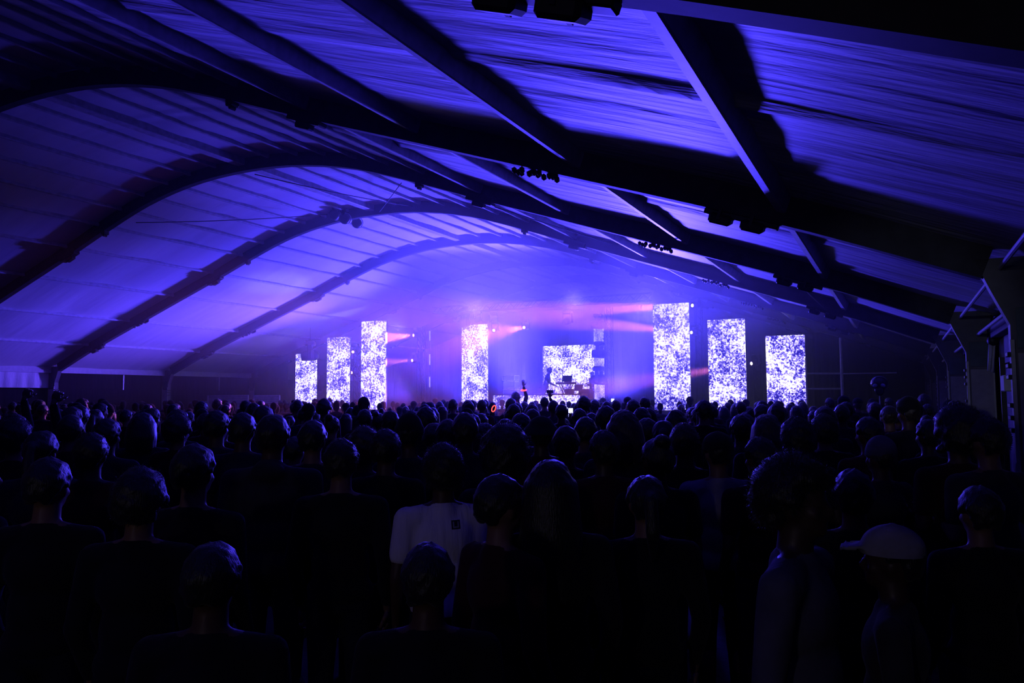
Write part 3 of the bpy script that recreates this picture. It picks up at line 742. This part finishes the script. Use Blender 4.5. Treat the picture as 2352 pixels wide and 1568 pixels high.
def body_bm(la, ra, wide=1.0, fem=0):
    bm = new()
    # skull, jaw, neck
    ell(bm, (0, -.008, 1.648), (.075, .095, .097), sub=3); ell(bm, (0, .030, 1.592), (.055, .062, .062), sub=3)
    ell(bm, (0, .072, 1.553), (.026, .022, .018)); ell(bm, (0, .060, 1.668), (.055, .032, .03))
    cap(bm, (0, .088, 1.648), (0, .106, 1.612), .009, .014); ell(bm, (0, .086, 1.580), (.024, .010, .008)); ell(bm, (0, .084, 1.567), (.021, .010, .008))
    for s in (-1, 1):
        ell(bm, (s * .077, .0, 1.628), (.009, .020, .031), Euler((.15, 0, s * .35))); ell(bm, (s * .045, .066, 1.612), (.018, .018, .018))
        ell(bm, (s * .030, .079, 1.647), (.013, .012, .010))
    cap(bm, (0, -.015, 1.44), (0, -.002, 1.57), .060, .056); ell(bm, (0, -.01, 1.45), (.10, .07, .05))
    # trunk
    ell(bm, (0, -.005, 1.30), (.155 * wide, .105, .16), sub=3); ell(bm, (0, 0, 1.10), (.128 * wide, .095, .17), sub=3); ell(bm, (0, 0, .95), (.155 + .01 * fem, .11, .12), sub=3)
    for s in (-1, 1):
        cap(bm, (s * .06, -.01, 1.445), (s * .165 * wide, 0, 1.41), .05, .058)
        cap(bm, (s * .09, 0, .92), (s * .10, .01, .50), .083, .054); cap(bm, (s * .10, .01, .50), (s * .105, -.015, .10), .054, .036); ell(bm, (s * .10, -.02, .36), (.052, .056, .11))
        cap(bm, (s * .105, -.02, .05), (s * .12, .13, .03), .038, .03)
        if fem: ell(bm, (s * .065, .085, 1.27), (.055, .045, .055))
        A = ARMS[la if s < 0 else ra]; P = [Vector((s * p[0] * (wide if k == 0 else 1), p[1], p[2])) for k, p in enumerate(A[:3])]
        cap(bm, P[0], P[1], .050, .037); cap(bm, P[1], P[2], .037, .025)
        d = Vector((s * A[3][0], A[3][1], A[3][2])).normalized(); cap(bm, P[2], P[2] + d * .03, .025, .026)
    return bm
def hands_bm(la, ra):
    bm = new()
    for s in (-1, 1):
        A = ARMS[la if s < 0 else ra]; wv = Vector((s * A[2][0], A[2][1], A[2][2]))
        add_hand(bm, wv + Vector((s * A[3][0], A[3][1], A[3][2])).normalized() * .015, (s * A[3][0], A[3][1], A[3][2]), (s * A[4][0], A[4][1], A[4][2]), A[5], s if A[4][1] > .5 else 1)
    return bm
def shirt_bm(la, ra, wide=1.0, fem=0, long_=0, hood=0):
    bm = new(); g = .016
    cap(bm, (0, -.012, 1.435), (0, -.01, 1.455), .085, .070)
    ell(bm, (0, -.006, 1.30), (.158 * wide + g, .108 + g, .165), sub=3); ell(bm, (0, 0, 1.10), (.14 * wide + g, .105 + g, .19), sub=3)
    ell(bm, (0, 0, .97), (.162 + g, .118 + g, .12), sub=3)
    for s in (-1, 1):
        cap(bm, (s * .05, -.01, 1.435), (s * .165 * wide, 0, 1.405), .060, .068)
        if fem: ell(bm, (s * .065, .088, 1.27), (.06, .05, .06))
        A = ARMS[la if s < 0 else ra]; P = [Vector((s * p[0] * (wide if k == 0 else 1), p[1], p[2])) for k, p in enumerate(A[:3])]
        if long_: cap(bm, P[0], P[1], .064, .050); cap(bm, P[1], P[1].lerp(P[2], .93), .050, .036)
        else: cap(bm, P[0], P[0].lerp(P[1], .62), .066, .060)
    if hood:
        ell(bm, (0, -.085, 1.46), (.10, .055, .06)); ell(bm, (0, -.04, 1.49), (.085, .06, .045))
    return bm
def trousers_bm():
    bm = new(); g = .014
    ell(bm, (0, 0, .94), (.158 + g, .112 + g, .11), sub=3)
    for s in (-1, 1):
        cap(bm, (s * .09, 0, .90), (s * .10, .01, .50), .092, .068); cap(bm, (s * .10, .01, .50), (s * .107, -.01, .11), .068, .052)
    return bm
def shoes_mesh():
    bm = new()
    for s in (-1, 1):
        cap(bm, (s * .107, -.045, .048), (s * .122, .14, .04), .046, .04)
        bx(bm, (s * .115, .05, .014), (.09, .27, .028), Euler((0, 0, -s * .07)), .008)
    return bm
HC = Vector((0, -.012, 1.655))
def fib(n):
    g = PI * (3 - 5 ** .5)
    for i in range(n):
        z = 1 - 2 * (i + .5) / n; r = math.sqrt(1 - z * z); yield Vector((r * math.cos(g * i), r * math.sin(g * i), z))
def hair_bm(style, rnd):
    bm = new(); R = {'short': 1.03, 'crop': .99, 'curly': 1.16, 'afro': 1.42, 'long': 1.06, 'bun': 1.03, 'tail': 1.03, 'bob': 1.08}[style]
    rad = Vector((.078, .099, .103)); js = {'curly': .03, 'afro': .035}.get(style, .012)
    for d in fib(150 if style in ('curly', 'afro') else 110):
        if d.y > .30 and d.z < .42: continue
        if abs(d.x) > .80 and d.z < -.05 and d.y > -.35 and style not in ('long', 'bob'): continue
        if d.z < -.62 and style not in ('long', 'bob'): continue
        p = HC + Vector((d.x * rad.x, d.y * rad.y, d.z * rad.z)) * R * (1 + rnd.uniform(-js, js))
        ell(bm, p, ({'curly': .031, 'afro': .038}.get(style, .024) * rnd.uniform(.85, 1.15),) * 3, sub=1)
    ell(bm, HC + Vector((0, -.012, .012)), (.075 * R, .088 * R, .09 * R))
    if style in ('long', 'bob'):
        zb = 1.24 if style == 'long' else 1.46
        for i in range(22):
            a = PI * (-.5) + (i / 21 - .5) * PI * 1.35
            p = HC + Vector((math.cos(a) * .088, math.sin(a) * .098, .02)); q = Vector((p.x * 1.22, min(p.y, .02) * 1.05 - .015, zb + rnd.uniform(-.02, .03)))
            mid = p.lerp(q, .5) + Vector((p.x * .12, -.012, 0)); cap(bm, p, mid, .026, .024); cap(bm, mid, q, .024, .012)
    if style == 'bun': ell(bm, HC + Vector((0, -.075, .105)), (.05, .05, .045), sub=3)
    if style == 'tail':
        ell(bm, HC + Vector((0, -.115, .03)), (.03, .03, .03)); cap(bm, HC + Vector((0, -.125, .02)), HC + Vector((0, -.15, -.12)), .03, .034); cap(bm, HC + Vector((0, -.15, -.12)), HC + Vector((0, -.13, -.26)), .034, .010)
    return bm
def hat_bm(style):
    bm = new()
    if style == 'cap':
        ell(bm, HC + Vector((0, .002, .030)), (.099, .120, .098), sub=3); bx(bm, HC + Vector((0, .135, .035)), (.135, .12, .012), Euler((-.15, 0, 0)), .02); ell(bm, HC + Vector((0, 0, .125)), (.012, .012, .01))
        bx(bm, HC + Vector((0, .02, -.075)), (.26, .30, .09))  # trimmed below
    if style == 'bucket':
        ell(bm, HC + Vector((0, 0, .05)), (.098, .115, .085), sub=3); cyl(bm, HC + Vector((0, 0, -.005)), HC + Vector((0, 0, .06)), .165, .11, 24)
    if style == 'beanie':
        ell(bm, HC + Vector((0, -.005, .035)), (.092, .112, .11), sub=3); cyl(bm, HC + Vector((0, 0, .0)), HC + Vector((0, 0, .045)), .104, .102, 24)
    return bm
def strands(me, n, length, rnd, wv=.0006, curl=1.3):
    """thin free hairs added to a hair mesh"""
    vs = [(v.co.copy(), v.normal.copy()) for v in me.vertices]
    bm = new(); bm.from_mesh(me)
    for _ in range(n):
        p, nn = rnd.choice(vs)
        if (p - HC).dot(nn) < 0: continue
        t = Vector((rnd.uniform(-1, 1), rnd.uniform(-1, 1), rnd.uniform(-1, 1))); side = nn.cross(t)
        if side.length < .1: continue
        side.normalize(); L = length * rnd.uniform(.4, 1.2); c = t * curl
        a = p - nn * .004; b = p + (nn + c * .4).normalized() * L * .55; e = b + (nn * .5 + c).normalized() * L * .45
        q = [bm.verts.new(x) for x in (a - side * wv, a + side * wv, b + side * wv * .8, b - side * wv * .8, e)]
        bm.faces.new((q[0], q[1], q[2], q[3])); bm.faces.new((q[3], q[2], q[4]))
    bm.to_mesh(me); bm.free()
PART = {}
def cached(key, fn):
    if key not in PART: PART[key] = fn()
    return PART[key]
def part_mesh(bm, voxel, it=3): return remesh(bm, voxel, it)
def cut_below(me, z, keep_above=True):
    bm = new(); bm.from_mesh(me); bmesh.ops.bisect_plane(bm, geom=bm.verts[:] + bm.edges[:] + bm.faces[:], plane_co=(0, 0, z), plane_no=(0, 0, -1 if keep_above else 1), clear_outer=True)
    bm.to_mesh(me); bm.free(); return me
def smooth(me):
    for p in me.polygons: p.use_smooth = True
    return me
def body_mesh(la, ra, wide, fem):
    me = remesh(body_bm(la, ra, wide, fem), .0125, 2)
    bm = new(); bm.from_mesh(me); h = hands_bm(la, ra); t = bpy.data.meshes.new('t'); h.to_mesh(t); h.free(); bm.from_mesh(t); bm.to_mesh(me); bm.free()
    me.materials.clear(); me.materials.append(M['skin_b']); return smooth(me)
def obj_of(name, me, parent, m):
    o = bpy.data.objects.new(name, me); COL.objects.link(o); o.parent = parent
    if not me.materials: me.materials.append(m)
    o.material_slots[0].link = 'OBJECT'; o.material_slots[0].material = m
    return o
def person(loc, height, yaw, la='down', ra='down', hair='short', hat=None, wide=1.0, fem=0, long_=0, hood=0, skin='skin_b', haircol='hair_a', top='cloth_black', legs='denim', fuzz=0, tilt=0, hatcol='cap', headyaw=0):
    bkey = ('body', la, ra, wide, fem)
    me = cached(bkey, lambda: body_mesh(la, ra, wide, fem))
    r = bpy.data.objects.new('person', me); COL.objects.link(r)
    r.material_slots[0].link = 'OBJECT'; r.material_slots[0].material = M[skin]
    r.location = loc; k = height / 1.775; r.scale = (k, k, k); r.rotation_euler = (0, tilt, yaw)
    obj_of('shirt', cached(('shirt', la, ra, wide, fem, long_, hood), lambda: smooth(remesh(shirt_bm(la, ra, wide, fem, long_, hood), .016, 3))), r, M[top])
    obj_of('trousers', cached('trousers', lambda: smooth(remesh(trousers_bm(), .02, 2))), r, M[legs])
    def sm():
        bm = shoes_mesh(); t = bpy.data.meshes.new('shoes'); bm.to_mesh(t); bm.free(); return smooth(t)
    obj_of('shoes', cached('shoes', sm), r, M['shoe'])
    if hair:
        def mk():
            rr = random.Random(hash(hair) % 7 if False else len(hair)); t = remesh(hair_bm(hair, rr), .0115, 1)
            if fuzz: strands(t, fuzz, {'curly': .022, 'afro': .026}.get(hair, .013), rr)
            return smooth(t)
        obj_of('hair', cached(('hair', hair, fuzz), mk), r, M[haircol])
    if hat:
        def mh():
            t = remesh(hat_bm(hat), .011, 1)
            if hat == 'cap': cut_below(t, HC.z + .012)
            return smooth(t)
        obj_of('hat', cached(('hat', hat), mh), r, M[hatcol])
    return r
def pos_at(u, z): p = ray(u, 910) * z; return Vector((p.x, p.y, 0))
FACE = math.atan2(-CF.x, CF.y)             # yaw of someone looking straight away from the viewer
placed = []
def head_at(u, v, z, lab, group=None, dyaw=0, **kw):
    """stand a person at distance z whose crown shows at (u, v)"""
    top = atD(u, v, z).z
    hat = {'afro': .045, 'curly': .02}.get(kw.get('hair', 'short'), .008) + (.02 if kw.get('hat') else 0)
    h = max(1.45, min(2.0, top - hat)); p = atD(u, 910, z)
    if z < 4.2 and kw.get('top') != 'tee': kw.setdefault('long_', 1)
    r = person((p.x, p.y, 0), h, FACE + dyaw, **kw); tag(r, lab, 'person', group); placed.append((p.x, p.y, .22)); return r
random.seed(11)
BLK = dict(top='cloth_black'); 
# --- the big figures nearest the viewer
head_at(1018, 1017, 3.75, 'person in white t-shirt with curly hair, dark patch on the back', hair='curly', fuzz=6000, top='tee', skin='skin_a', dyaw=.25, tilt=0)
head_at(1822, 1040, 2.35, 'person with bushy hair in a loose dark top, face turned back to the right', hair='curly', fuzz=6000, top='cloth_mid', skin='skin_c', dyaw=-2.2, wide=1.05)
head_at(1952, 1072, 3.3, 'person just behind the bushy-haired one, only a round dark crown showing', hair='short', skin='skin_a', dyaw=-.3)
head_at(2030, 1225, 2.5, 'short person in a pale cap at the lower right, beside the bushy-haired one', hair='crop', hat='cap', hatcol='cloth_pale', skin='skin_c', top='cloth_grey', dyaw=1.1)
head_at(497, 1230, 2.15, 'short person with close-cropped shiny head at the lower left', hair='crop', skin='skin_a')
head_at(985, 1288, 2.25, 'short person whose dark round head hides the lower white t-shirt', hair='short', skin='skin_a')
head_at(1150, 1083, 2.9, 'person right of the white t-shirt, dark red top, face turned to the right', hair='short', top='cloth_maroon', skin='skin_b', dyaw=-.9)
head_at(1262, 1050, 2.95, 'person with long straight dark hair right of the white t-shirt', hair='long', fem=1, skin='skin_a', fuzz=500)
head_at(786, 1003, 3.9, 'person with rounded short hair left of the white t-shirt', hair='short', fuzz=2500)
head_at(628, 946, 4.3, 'tall broad person with collared shirt, head in front of the leftmost screens', hair='crop', wide=1.12, top='cloth_grey', hood=1, skin='skin_a')
head_at(452, 1015, 3.4, 'person with dark hair at left, right ear catching the light', hair='short', dyaw=-.2)
head_at(330, 1070, 3.0, 'person low in the dark left foreground with wide hair', hair='curly', fuzz=1500)
head_at(120, 1045, 3.2, 'person in the dark at the far left foreground', hair='short')
head_at(2235, 1110, 3.2, 'person in black in the far right foreground shadow', hair='short')
head_at(1480, 1085, 3.2, 'person in black in the right-centre foreground shadow', hair='tail', fem=1)
head_at(720, 962, 5.0, 'person in pale-collared shirt behind the tall broad one', hair='short', top='cloth_grey')
# --- mid rows read from the photograph: u, crown v, distance, style, label
MID = [
 (838, 978, 4.9, 'curly', 0, 'person with fluffy rim-lit hair, third head left of the white t-shirt'),
 (888, 982, 4.6, 'short', 0, 'person with smooth dark hair close left of the white t-shirt wearer'),
 (941, 945, 5.2, 'beanie', 0, 'person in a tall dark beanie left above the white t-shirt wearer'),
 (979, 932, 6.6, 'short', 0, 'person with squared short hair directly above the white t-shirt wearer'),
 (997, 967, 6.0, 'crop', 0, 'person with pale rim-lit cropped head just above the white t-shirt wearer'),
 (1068, 945, 5.4, 'short', 0, 'person with thick dark hair between white t-shirt and centre-left screen'),
 (1030, 960, 5.6, 'short', 0, 'person partly hidden left of the thick-haired one under the centre-left screen'),
 (1112, 970, 5.8, 'bob', 1, 'person with bobbed hair below the centre-left screen'),
 (1160, 972, 4.0, 'afro', 0, 'person with large round hair below the long LED fascia'),
 (1196, 947, 6.6, 'short', 0, 'person with rounded dark hair below the glowing red bands'),
 (1242, 950, 5.6, 'bucket', 0, 'person in a dark brimmed hat below the raised phone'),
 (1345, 955, 6.0, 'short', 0, 'person with rounded hair below the right end of the LED fascia'),
 (1391, 930, 7.2, 'short', 0, 'person with dark hair below the narrow screen'),
 (1432, 940, 4.9, 'bob', 1, 'person with wide rim-lit hair left below the tallest screen'),
 (1484, 958, 6.2, 'short', 0, 'person right of the wide-haired one below the tallest screen'),
 (1522, 962, 6.0, 'tail', 1, 'person with tied hair below the tallest screen'),
 (1570, 968, 4.8, 'short', 0, 'person with thick rim-lit crown under the right edge of the tallest screen'),
 (1645, 982, 4.6, 'cap', 0, 'person in a dark cap and pale top below the middle right screen'),
 (1700, 950, 6.4, 'short', 0, 'person with short hair under the right edge of the middle right screen'),
 (1757, 950, 6.0, 'bob', 1, 'person with rim-lit bob between the middle and right screens'),
 (1828, 957, 4.9, 'curly', 0, 'tall person with fluffy hair below the rightmost screen'),
 (1890, 950, 6.2, 'curly', 0, 'person with curly crown right of the rightmost screen'),
 (2015, 996, 4.8, 'beanie', 0, 'person in a smooth pale cap at the right'),
 (1990, 955, 5.6, 'short', 0, 'person behind the smooth pale cap at the right'),
 (2128, 958, 5.6, 'crop', 0, 'person with glinting cropped head toward the right wall'),
 (2195, 930, 4.4, 'afro', 0, 'tall person with bulky hair against the right wall panels'),
 (2262, 955, 4.2, 'short', 1, 'person right of the bulky-haired one, in front of the pale wall panel'),
 (500, 940, 6.0, 'short', 0, 'person with ear lit violet left of the tall broad one'),
 (560, 945, 5.6, 'short', 0, 'person immediately left of the tall broad one'),
 (412, 950, 6.4, 'curly', 0, 'person with fluffy hair in the left mid crowd'),
 (330, 946, 6.6, 'bob', 1, 'person with bobbed hair in the left mid crowd'),
 (250, 958, 5.6, 'short', 0, 'person with dark crown in the left mid crowd, below the bright phone'),
 (165, 950, 6.0, 'short', 0, 'person just right of the raised fist at the far left'),
 (40, 958, 5.4, 'curly', 0, 'person at the far left edge below the raised fist'),
 (215, 990, 4.4, 'short', 0, 'person low at the left, darker than those behind'),
 (100, 985, 4.6, 'tail', 1, 'person with tied hair low at the far left'),
 (1300, 975, 5.0, 'short', 0, 'person behind the long-haired one, below the LED fascia'),
 (1385, 985, 4.6, 'short', 0, 'person behind and right of the long-haired one'),
 (1505, 1003, 4.2, 'bun', 1, 'person with a bun below the tallest screen'),
 (1740, 1000, 4.4, 'short', 0, 'person just left of the bushy-haired one, higher in the crowd'),
 (680, 1000, 6.2, 'short', 0, 'person between the tall broad one and the pale-collared shirt'),
]
rs_ = random.Random(4)
for (u, v, z, st, fem, lab) in MID:
    kw = dict(hair=st if st in ('short', 'crop', 'curly', 'afro', 'long', 'bun', 'tail', 'bob') else 'crop')
    if st in ('cap', 'beanie', 'bucket'): kw['hat'] = st
    if 'pale cap' in lab: kw['hatcol'] = 'cap_pale'
    if 'pale top' in lab: kw['top'] = 'cloth_pale'
    else: kw['top'] = rs_.choice(['cloth_black', 'cloth_navy', 'cloth_grey', 'cloth_maroon'])
    if kw['hair'] in ('curly', 'afro'): kw['fuzz'] = 3500
    if kw['hair'] == 'short' and z < 5: kw['fuzz'] = 2500
    head_at(u, v, z, lab, dyaw=rs_.uniform(-.3, .3), fem=fem, la=rs_.choice(['down', 'front']), ra=rs_.choice(['down', 'front']), skin=rs_.choice(['skin_a', 'skin_b', 'skin_c']), haircol='hair_b' if 'rim-lit' in lab else 'hair_a', **kw)  # rim-lit heads get browner, sheenier hair: rim light put into the colour
# --- raised arms, phones, glow bands
def phone(p, rz, lit, lab, rx=0, land=True):
    r = empty('phone', p, rz); tag(r, lab, 'phone'); r.rotation_euler = (rx, 0, rz)
    s = (.15, .009, .075) if land else (.075, .009, .15)
    bm = new(); bx(bm, (0, 0, 0), s, bev=.003); finish(bm, 'case', M['black'], r)
    bm = new(); bx(bm, (0, -.0055, 0), (s[0] * .92, .002, s[2] * .88)); finish(bm, 'screen', M['phone_lit'] if lit else M['lens_dark'], r)
    return r
def raised(u, vhand, z, pose, lab, **kw):
    """person with the right arm up: scaled so the hand shows at vhand"""
    reach = {'up': 2.08, 'fist': 1.98, 'phone': 1.90}[pose]; off = {'up': .19, 'fist': .25, 'phone': .13}[pose]
    top = atD(u, vhand, z).z; k = max(.86, min(1.12, top / reach)); p = atD(u, 910, z)
    yaw = FACE + kw.pop('dyaw', 0)
    c, s = math.cos(yaw), math.sin(yaw); lx, ly = off * k, .13 * k
    q = Vector((p.x - (lx * c - ly * s), p.y - (lx * s + ly * c), 0))
    r = person(q, 1.775 * k, yaw, ra=pose, **kw); tag(r, lab, 'person', None); placed.append((q.x, q.y, .3)); return r, q, k, yaw
def hand_pt(q, k, yaw, pose, up=.07, fw=0.02):
    A = ARMS[pose]; x, y, z = A[2]; y += fw; c, s = math.cos(yaw), math.sin(yaw)
    return Vector((q.x + k * (x * c - y * s), q.y + k * (x * s + y * c), k * (z + up)))
raised(58, 888, 7.5, 'fist', 'person with raised fist at the far left', hair='short', top='cloth_black', long_=1)
raised(127, 893, 6.4, 'fist', 'person with a forearm stretched up beside the lit phone at the far left', hair='short', long_=1)
_, q, k, yw = raised(119, 903, 15.0, 'phone', 'person holding a lit phone high at the far left', hair='short', long_=1)
phone(hand_pt(q, k, yw, 'phone', .13, .035), yw, True, 'small bright phone held up at the far left', land=False)
_, q, k, yw = raised(1202, 872, 21.5, 'up', 'person above the crowd with raised arm and glowing red bands', hair='curly', long_=1, la='front')
gp = hand_pt(q, k, yw, 'up', -.08, 0)
def ring(c, rx, ry, tilt, m, name, lab, th=.022, arc=(0, 24)):
    bm = new()
    for i in range(*arc):
        a, b = 2 * PI * i / 24, 2 * PI * (i + 1) / 24
        cyl(bm, (rx * math.cos(a), ry * math.sin(a), 0), (rx * math.cos(b), ry * math.sin(b), 0), th, seg=6)
    o = finish(bm, name, M[m], None, True); o.location = c; o.rotation_euler = tilt; tag(o, lab, 'glow band'); return o
ring(gp, .07, .07, (.15, 0, 0), 'glow_red', 'glow_bracelet', 'red glowing bracelet on the raised wrist')
ring(Vector((q.x, q.y, 1.47 * k)), .12, .12, (.1, .3, .5), 'glow_red', 'glow_necklace', 'red glowing necklace below the raised arm')
bm = new(); cyl(bm, (0, 0, 0), (.02, 0, .11), .016); o = finish(bm, 'glow_stick', M['glow_cyan'], None, True); o.location = Vector((q.x + .30, q.y + .1, 1.36 * k)); tag(o, 'small cyan glow stick beside the red necklace', 'glow stick')
raised(1190, 906, 20.0, 'up', 'person raising an open hand in front of the LED fascia', hair='short')
_, q, k, yw = raised(1264, 898, 17.0, 'phone', 'person filming with a dark phone in front of the LED fascia', hair='short', long_=1)
phone(hand_pt(q, k, yw, 'phone', .14, .04), yw, False, 'dark phone held sideways in front of the LED fascia')
_, q, k, yw = raised(1409, 920, 18.0, 'phone', 'person holding a small phone below the narrow screen', hair='short', long_=1)
phone(hand_pt(q, k, yw, 'phone', .13, .04), yw, True, 'small lit phone below the gap left of the tallest screen', land=False)
_, q, k, yw = raised(1312, 945, 12.0, 'phone', 'person with a low-held lit phone below the rear screen', hair='short', long_=1)
phone(hand_pt(q, k, yw, 'phone', .13, .04), yw, True, 'bright phone held low in the crowd below the rear screen', land=False)
p = atD(1134, 938, 14); o = ring(p, .035, .06, (1.2, .2, 0), 'glow_red', 'glow_necklace', 'red and violet glow loop in the crowd below the centre-left screen', .009)
# alien head on a pole
p = atY(2020, 885, 17.5); r = empty('inflatable_head', (p.x, p.y, p.z)); tag(r, 'inflatable big-eyed head on a pole above the right of the crowd', 'inflatable')
bm = new(); ell(bm, (0, 0, .06), (.21, .22, .19), sub=3); ell(bm, (0, -.05, -.1), (.12, .13, .17), sub=3); me = remesh(bm, .02, 3); hd = bpy.data.objects.new('head', me); COL.objects.link(hd); hd.parent = r; me.materials.append(M['alien']); smooth(me)
for s in (-1, 1):
    bm = new(); ell(bm, (s * .09, -.19, .0), (.062, .03, .045), Euler((0, s * .45, 0)), sub=3); finish(bm, 'eye', M['alien_eye'], r, True)
bm = new(); cyl(bm, (0, 0, -.2), (0, 0, -1.1), .02); finish(bm, 'pole', M['purlin'], r)
r.rotation_euler = (0, 0, FACE - .5); r.scale = (.8, .8, .8)
# performers
a = atY(1256, 843, 30.9)
rp = person((a.x - .42, 31.0, DK), a.z - DK + .06, -1.15, la='keys', ra='keys', hair='short', long_=1, top='cloth_black', skin='skin_a', wide=1.12); rp.rotation_euler = (-0.28, 0, -1.25)
tag(rp, 'performer leaning over the keyboard at the left of the rear screen', 'person')
a = atY(1356, 853, 31.2)
rp = person((a.x, 31.4, DK), a.z - DK, 1.4, la='front', ra='keys', hair=None, hat='cap', long_=1, top='cloth_black', skin='skin_a', wide=1.1); tag(rp, 'performer in a cap at the right edge of the rear screen', 'person')
# --- the rest of the crowd
def project(p):
    d = Vector((p[0], p[1], p[2] - H)); z = d.dot(CF)
    return 1176 + 1765 * d.dot(CR) / z, 784 - 1765 * d.dot(CU) / z, z
rn = random.Random(23); cand = []
import itertools
yy = 3.0
pts = []
for _ in range(60000):
    z = math.sqrt(rn.uniform(3.6 ** 2, 33 ** 2)); u = rn.uniform(-60, 2360)
    p = pos_at(u, z)
    if p.y > 24.0 or p.x > .55 or p.x < -27.8: continue
    dm = .62 + .010 * z
    ok = all((p.x - a) ** 2 + (p.y - b) ** 2 > (dm * .5 + c * 1.0 + .08) ** 2 for a, b, c in placed[:len(placed)]) if len(pts) < 1 else True
    gx, gy = int(p.x // 1.0), int(p.y // 1.0)
    pts.append((p, z, u, dm))
    if len(pts) > 9000: break
grid = {}
for a, b, c in placed: grid.setdefault((int(a // 1.2), int(b // 1.2)), []).append((a, b, .62))
sel = []
for p, z, u, dm in pts:
    g0, g1 = int(p.x // 1.2), int(p.y // 1.2)
    if any((p.x - a) ** 2 + (p.y - b) ** 2 < max(dm, c) ** 2 for i in (-1, 0, 1) for j in (-1, 0, 1) for a, b, c in grid.get((g0 + i, g1 + j), [])): continue
    grid.setdefault((g0, g1), []).append((p.x, p.y, dm)); sel.append((p, z, u))
sel.sort(key=lambda t: t[1])
NEAR = 215
def zone(u, z):
    side = ('at the far left', 'left of the screens', 'before the left screens', 'before the centre-left screen', 'before the long LED fascia', 'left of the tallest screen', 'before the right screens', 'by the right scaffold', 'by the right wall')[sum(u > k for k in (220, 650, 900, 1125, 1345, 1490, 1855, 2050))]
    depth = 'near rows' if z < 7 else 'middle rows' if z < 12 else 'back rows'
    return side, depth
ORD = ['leftmost', 'second from left', 'third from left', 'fourth from left', 'fifth from left', 'sixth from left', 'seventh from left', 'eighth from left', 'ninth from left', 'tenth from left', 'eleventh from left', 'twelfth from left', 'thirteenth from left', 'fourteenth from left', 'fifteenth from left', 'sixteenth from left', 'seventeenth from left', 'eighteenth from left']
GRP = {}
HN = {'short': 'short-haired', 'crop': 'crop-haired', 'curly': 'curly-haired', 'bob': 'bob-haired', 'tail': 'ponytailed', 'bun': 'bun-haired', 'cap': 'capped', 'beanie': 'beanie-wearing', 'long': 'long-haired'}
for p, z, u in sel[:NEAR]:
    st = rn.choice(['short'] * 6 + ['crop', 'curly', 'curly', 'bob', 'tail', 'bun', 'long', 'long', 'cap', 'beanie'])
    fem = 1 if st in ('bob', 'tail', 'bun', 'long') else 0
    h = rn.gauss(1.66 if fem else 1.75, .06)
    if z < 6.5: h = min(h, 1.67)
    h = max(1.52, min(1.86, h))
    side, depth = zone(u, z)
    kw = dict(hair=st if st not in ('cap', 'beanie') else 'crop')
    if st in ('cap', 'beanie'): kw['hat'] = st
    la, ra = rn.choice([('down', 'down'), ('down', 'front'), ('front', 'front'), ('down', 'down')])
    r = person((p.x, p.y, 0), h, FACE + (CX - p.x) * .0 + rn.uniform(-.6, .4), la=la, ra=ra, fem=fem, skin=rn.choice(['skin_a', 'skin_b', 'skin_b', 'skin_c']), haircol=rn.choice(['hair_a', 'hair_a', 'hair_b']), top=rn.choice(['cloth_black', 'cloth_navy', 'cloth_grey', 'cloth_maroon', 'cloth_black']), **kw)
    tag(r, 'x', 'person', 'crowd in the %s %s' % (depth, side)); GRP.setdefault((HN[st], depth, side), []).append((u, r))
for (hn, depth, side), rows in GRP.items():
    rows.sort(key=lambda t: t[0])
    for i, (u, r) in enumerate(rows):
        if len(rows) == 1: r['label'] = 'the only %s person in the %s %s' % (hn, depth, side)
        else: r['label'] = '%s person, %s of such in the %s %s' % (hn, ORD[i], depth, side)
# beyond them: people too many and too small to pick apart, one joined crowd
bm = new()
protos = []
def far_person(bm, p, h, yaw, st):
    Rz = Matrix.Rotation(yaw, 4, 'Z'); k = h / 1.775
    def E(c, s, sub=1):
        c = Rz @ (Vector(c) * k); ell(bm, (p.x + c.x, p.y + c.y, c.z), tuple(v * k for v in s), Euler((0, 0, yaw)), sub)
    E((0, 0, 1.645), (.085, .10, .115), 2)
    if st == 1: E((0, -.03, 1.60), (.095, .09, .15), 2)
    if st == 2: E((0, 0, 1.69), (.10, .115, .10), 2)
    E((0, 0, 1.50), (.055, .06, .08)); E((0, 0, 1.40), (.215, .10, .075)); E((0, 0, 1.20), (.175, .115, .24)); E((0, 0, .93), (.17, .12, .14))
    for s in (-1, 1):
        E((s * .22, .02, 1.24), (.05, .055, .19)); E((s * .20, .12, 1.02), (.04, .11, .06)); E((s * .1, 0, .45), (.08, .085, .42)); E((s * .1, .04, .05), (.05, .13, .05))
for p, z, u in sel[NEAR:]:
    far_person(bm, p, max(1.55, min(1.88, rn.gauss(1.71, .075))), FACE + rn.uniform(-.5, .5), rn.choice([0, 0, 1, 2]))
o = finish(bm, 'crowd', M['cloth_black'], None, True); tag(o, 'distant rows of people packed in front of the stage', 'crowd', None, 'stuff')
print('PEOPLE', len(placed), len(sel), len(PART), sum(len(m.polygons) for m in PART.values()), 'far polys', len(o.data.polygons))
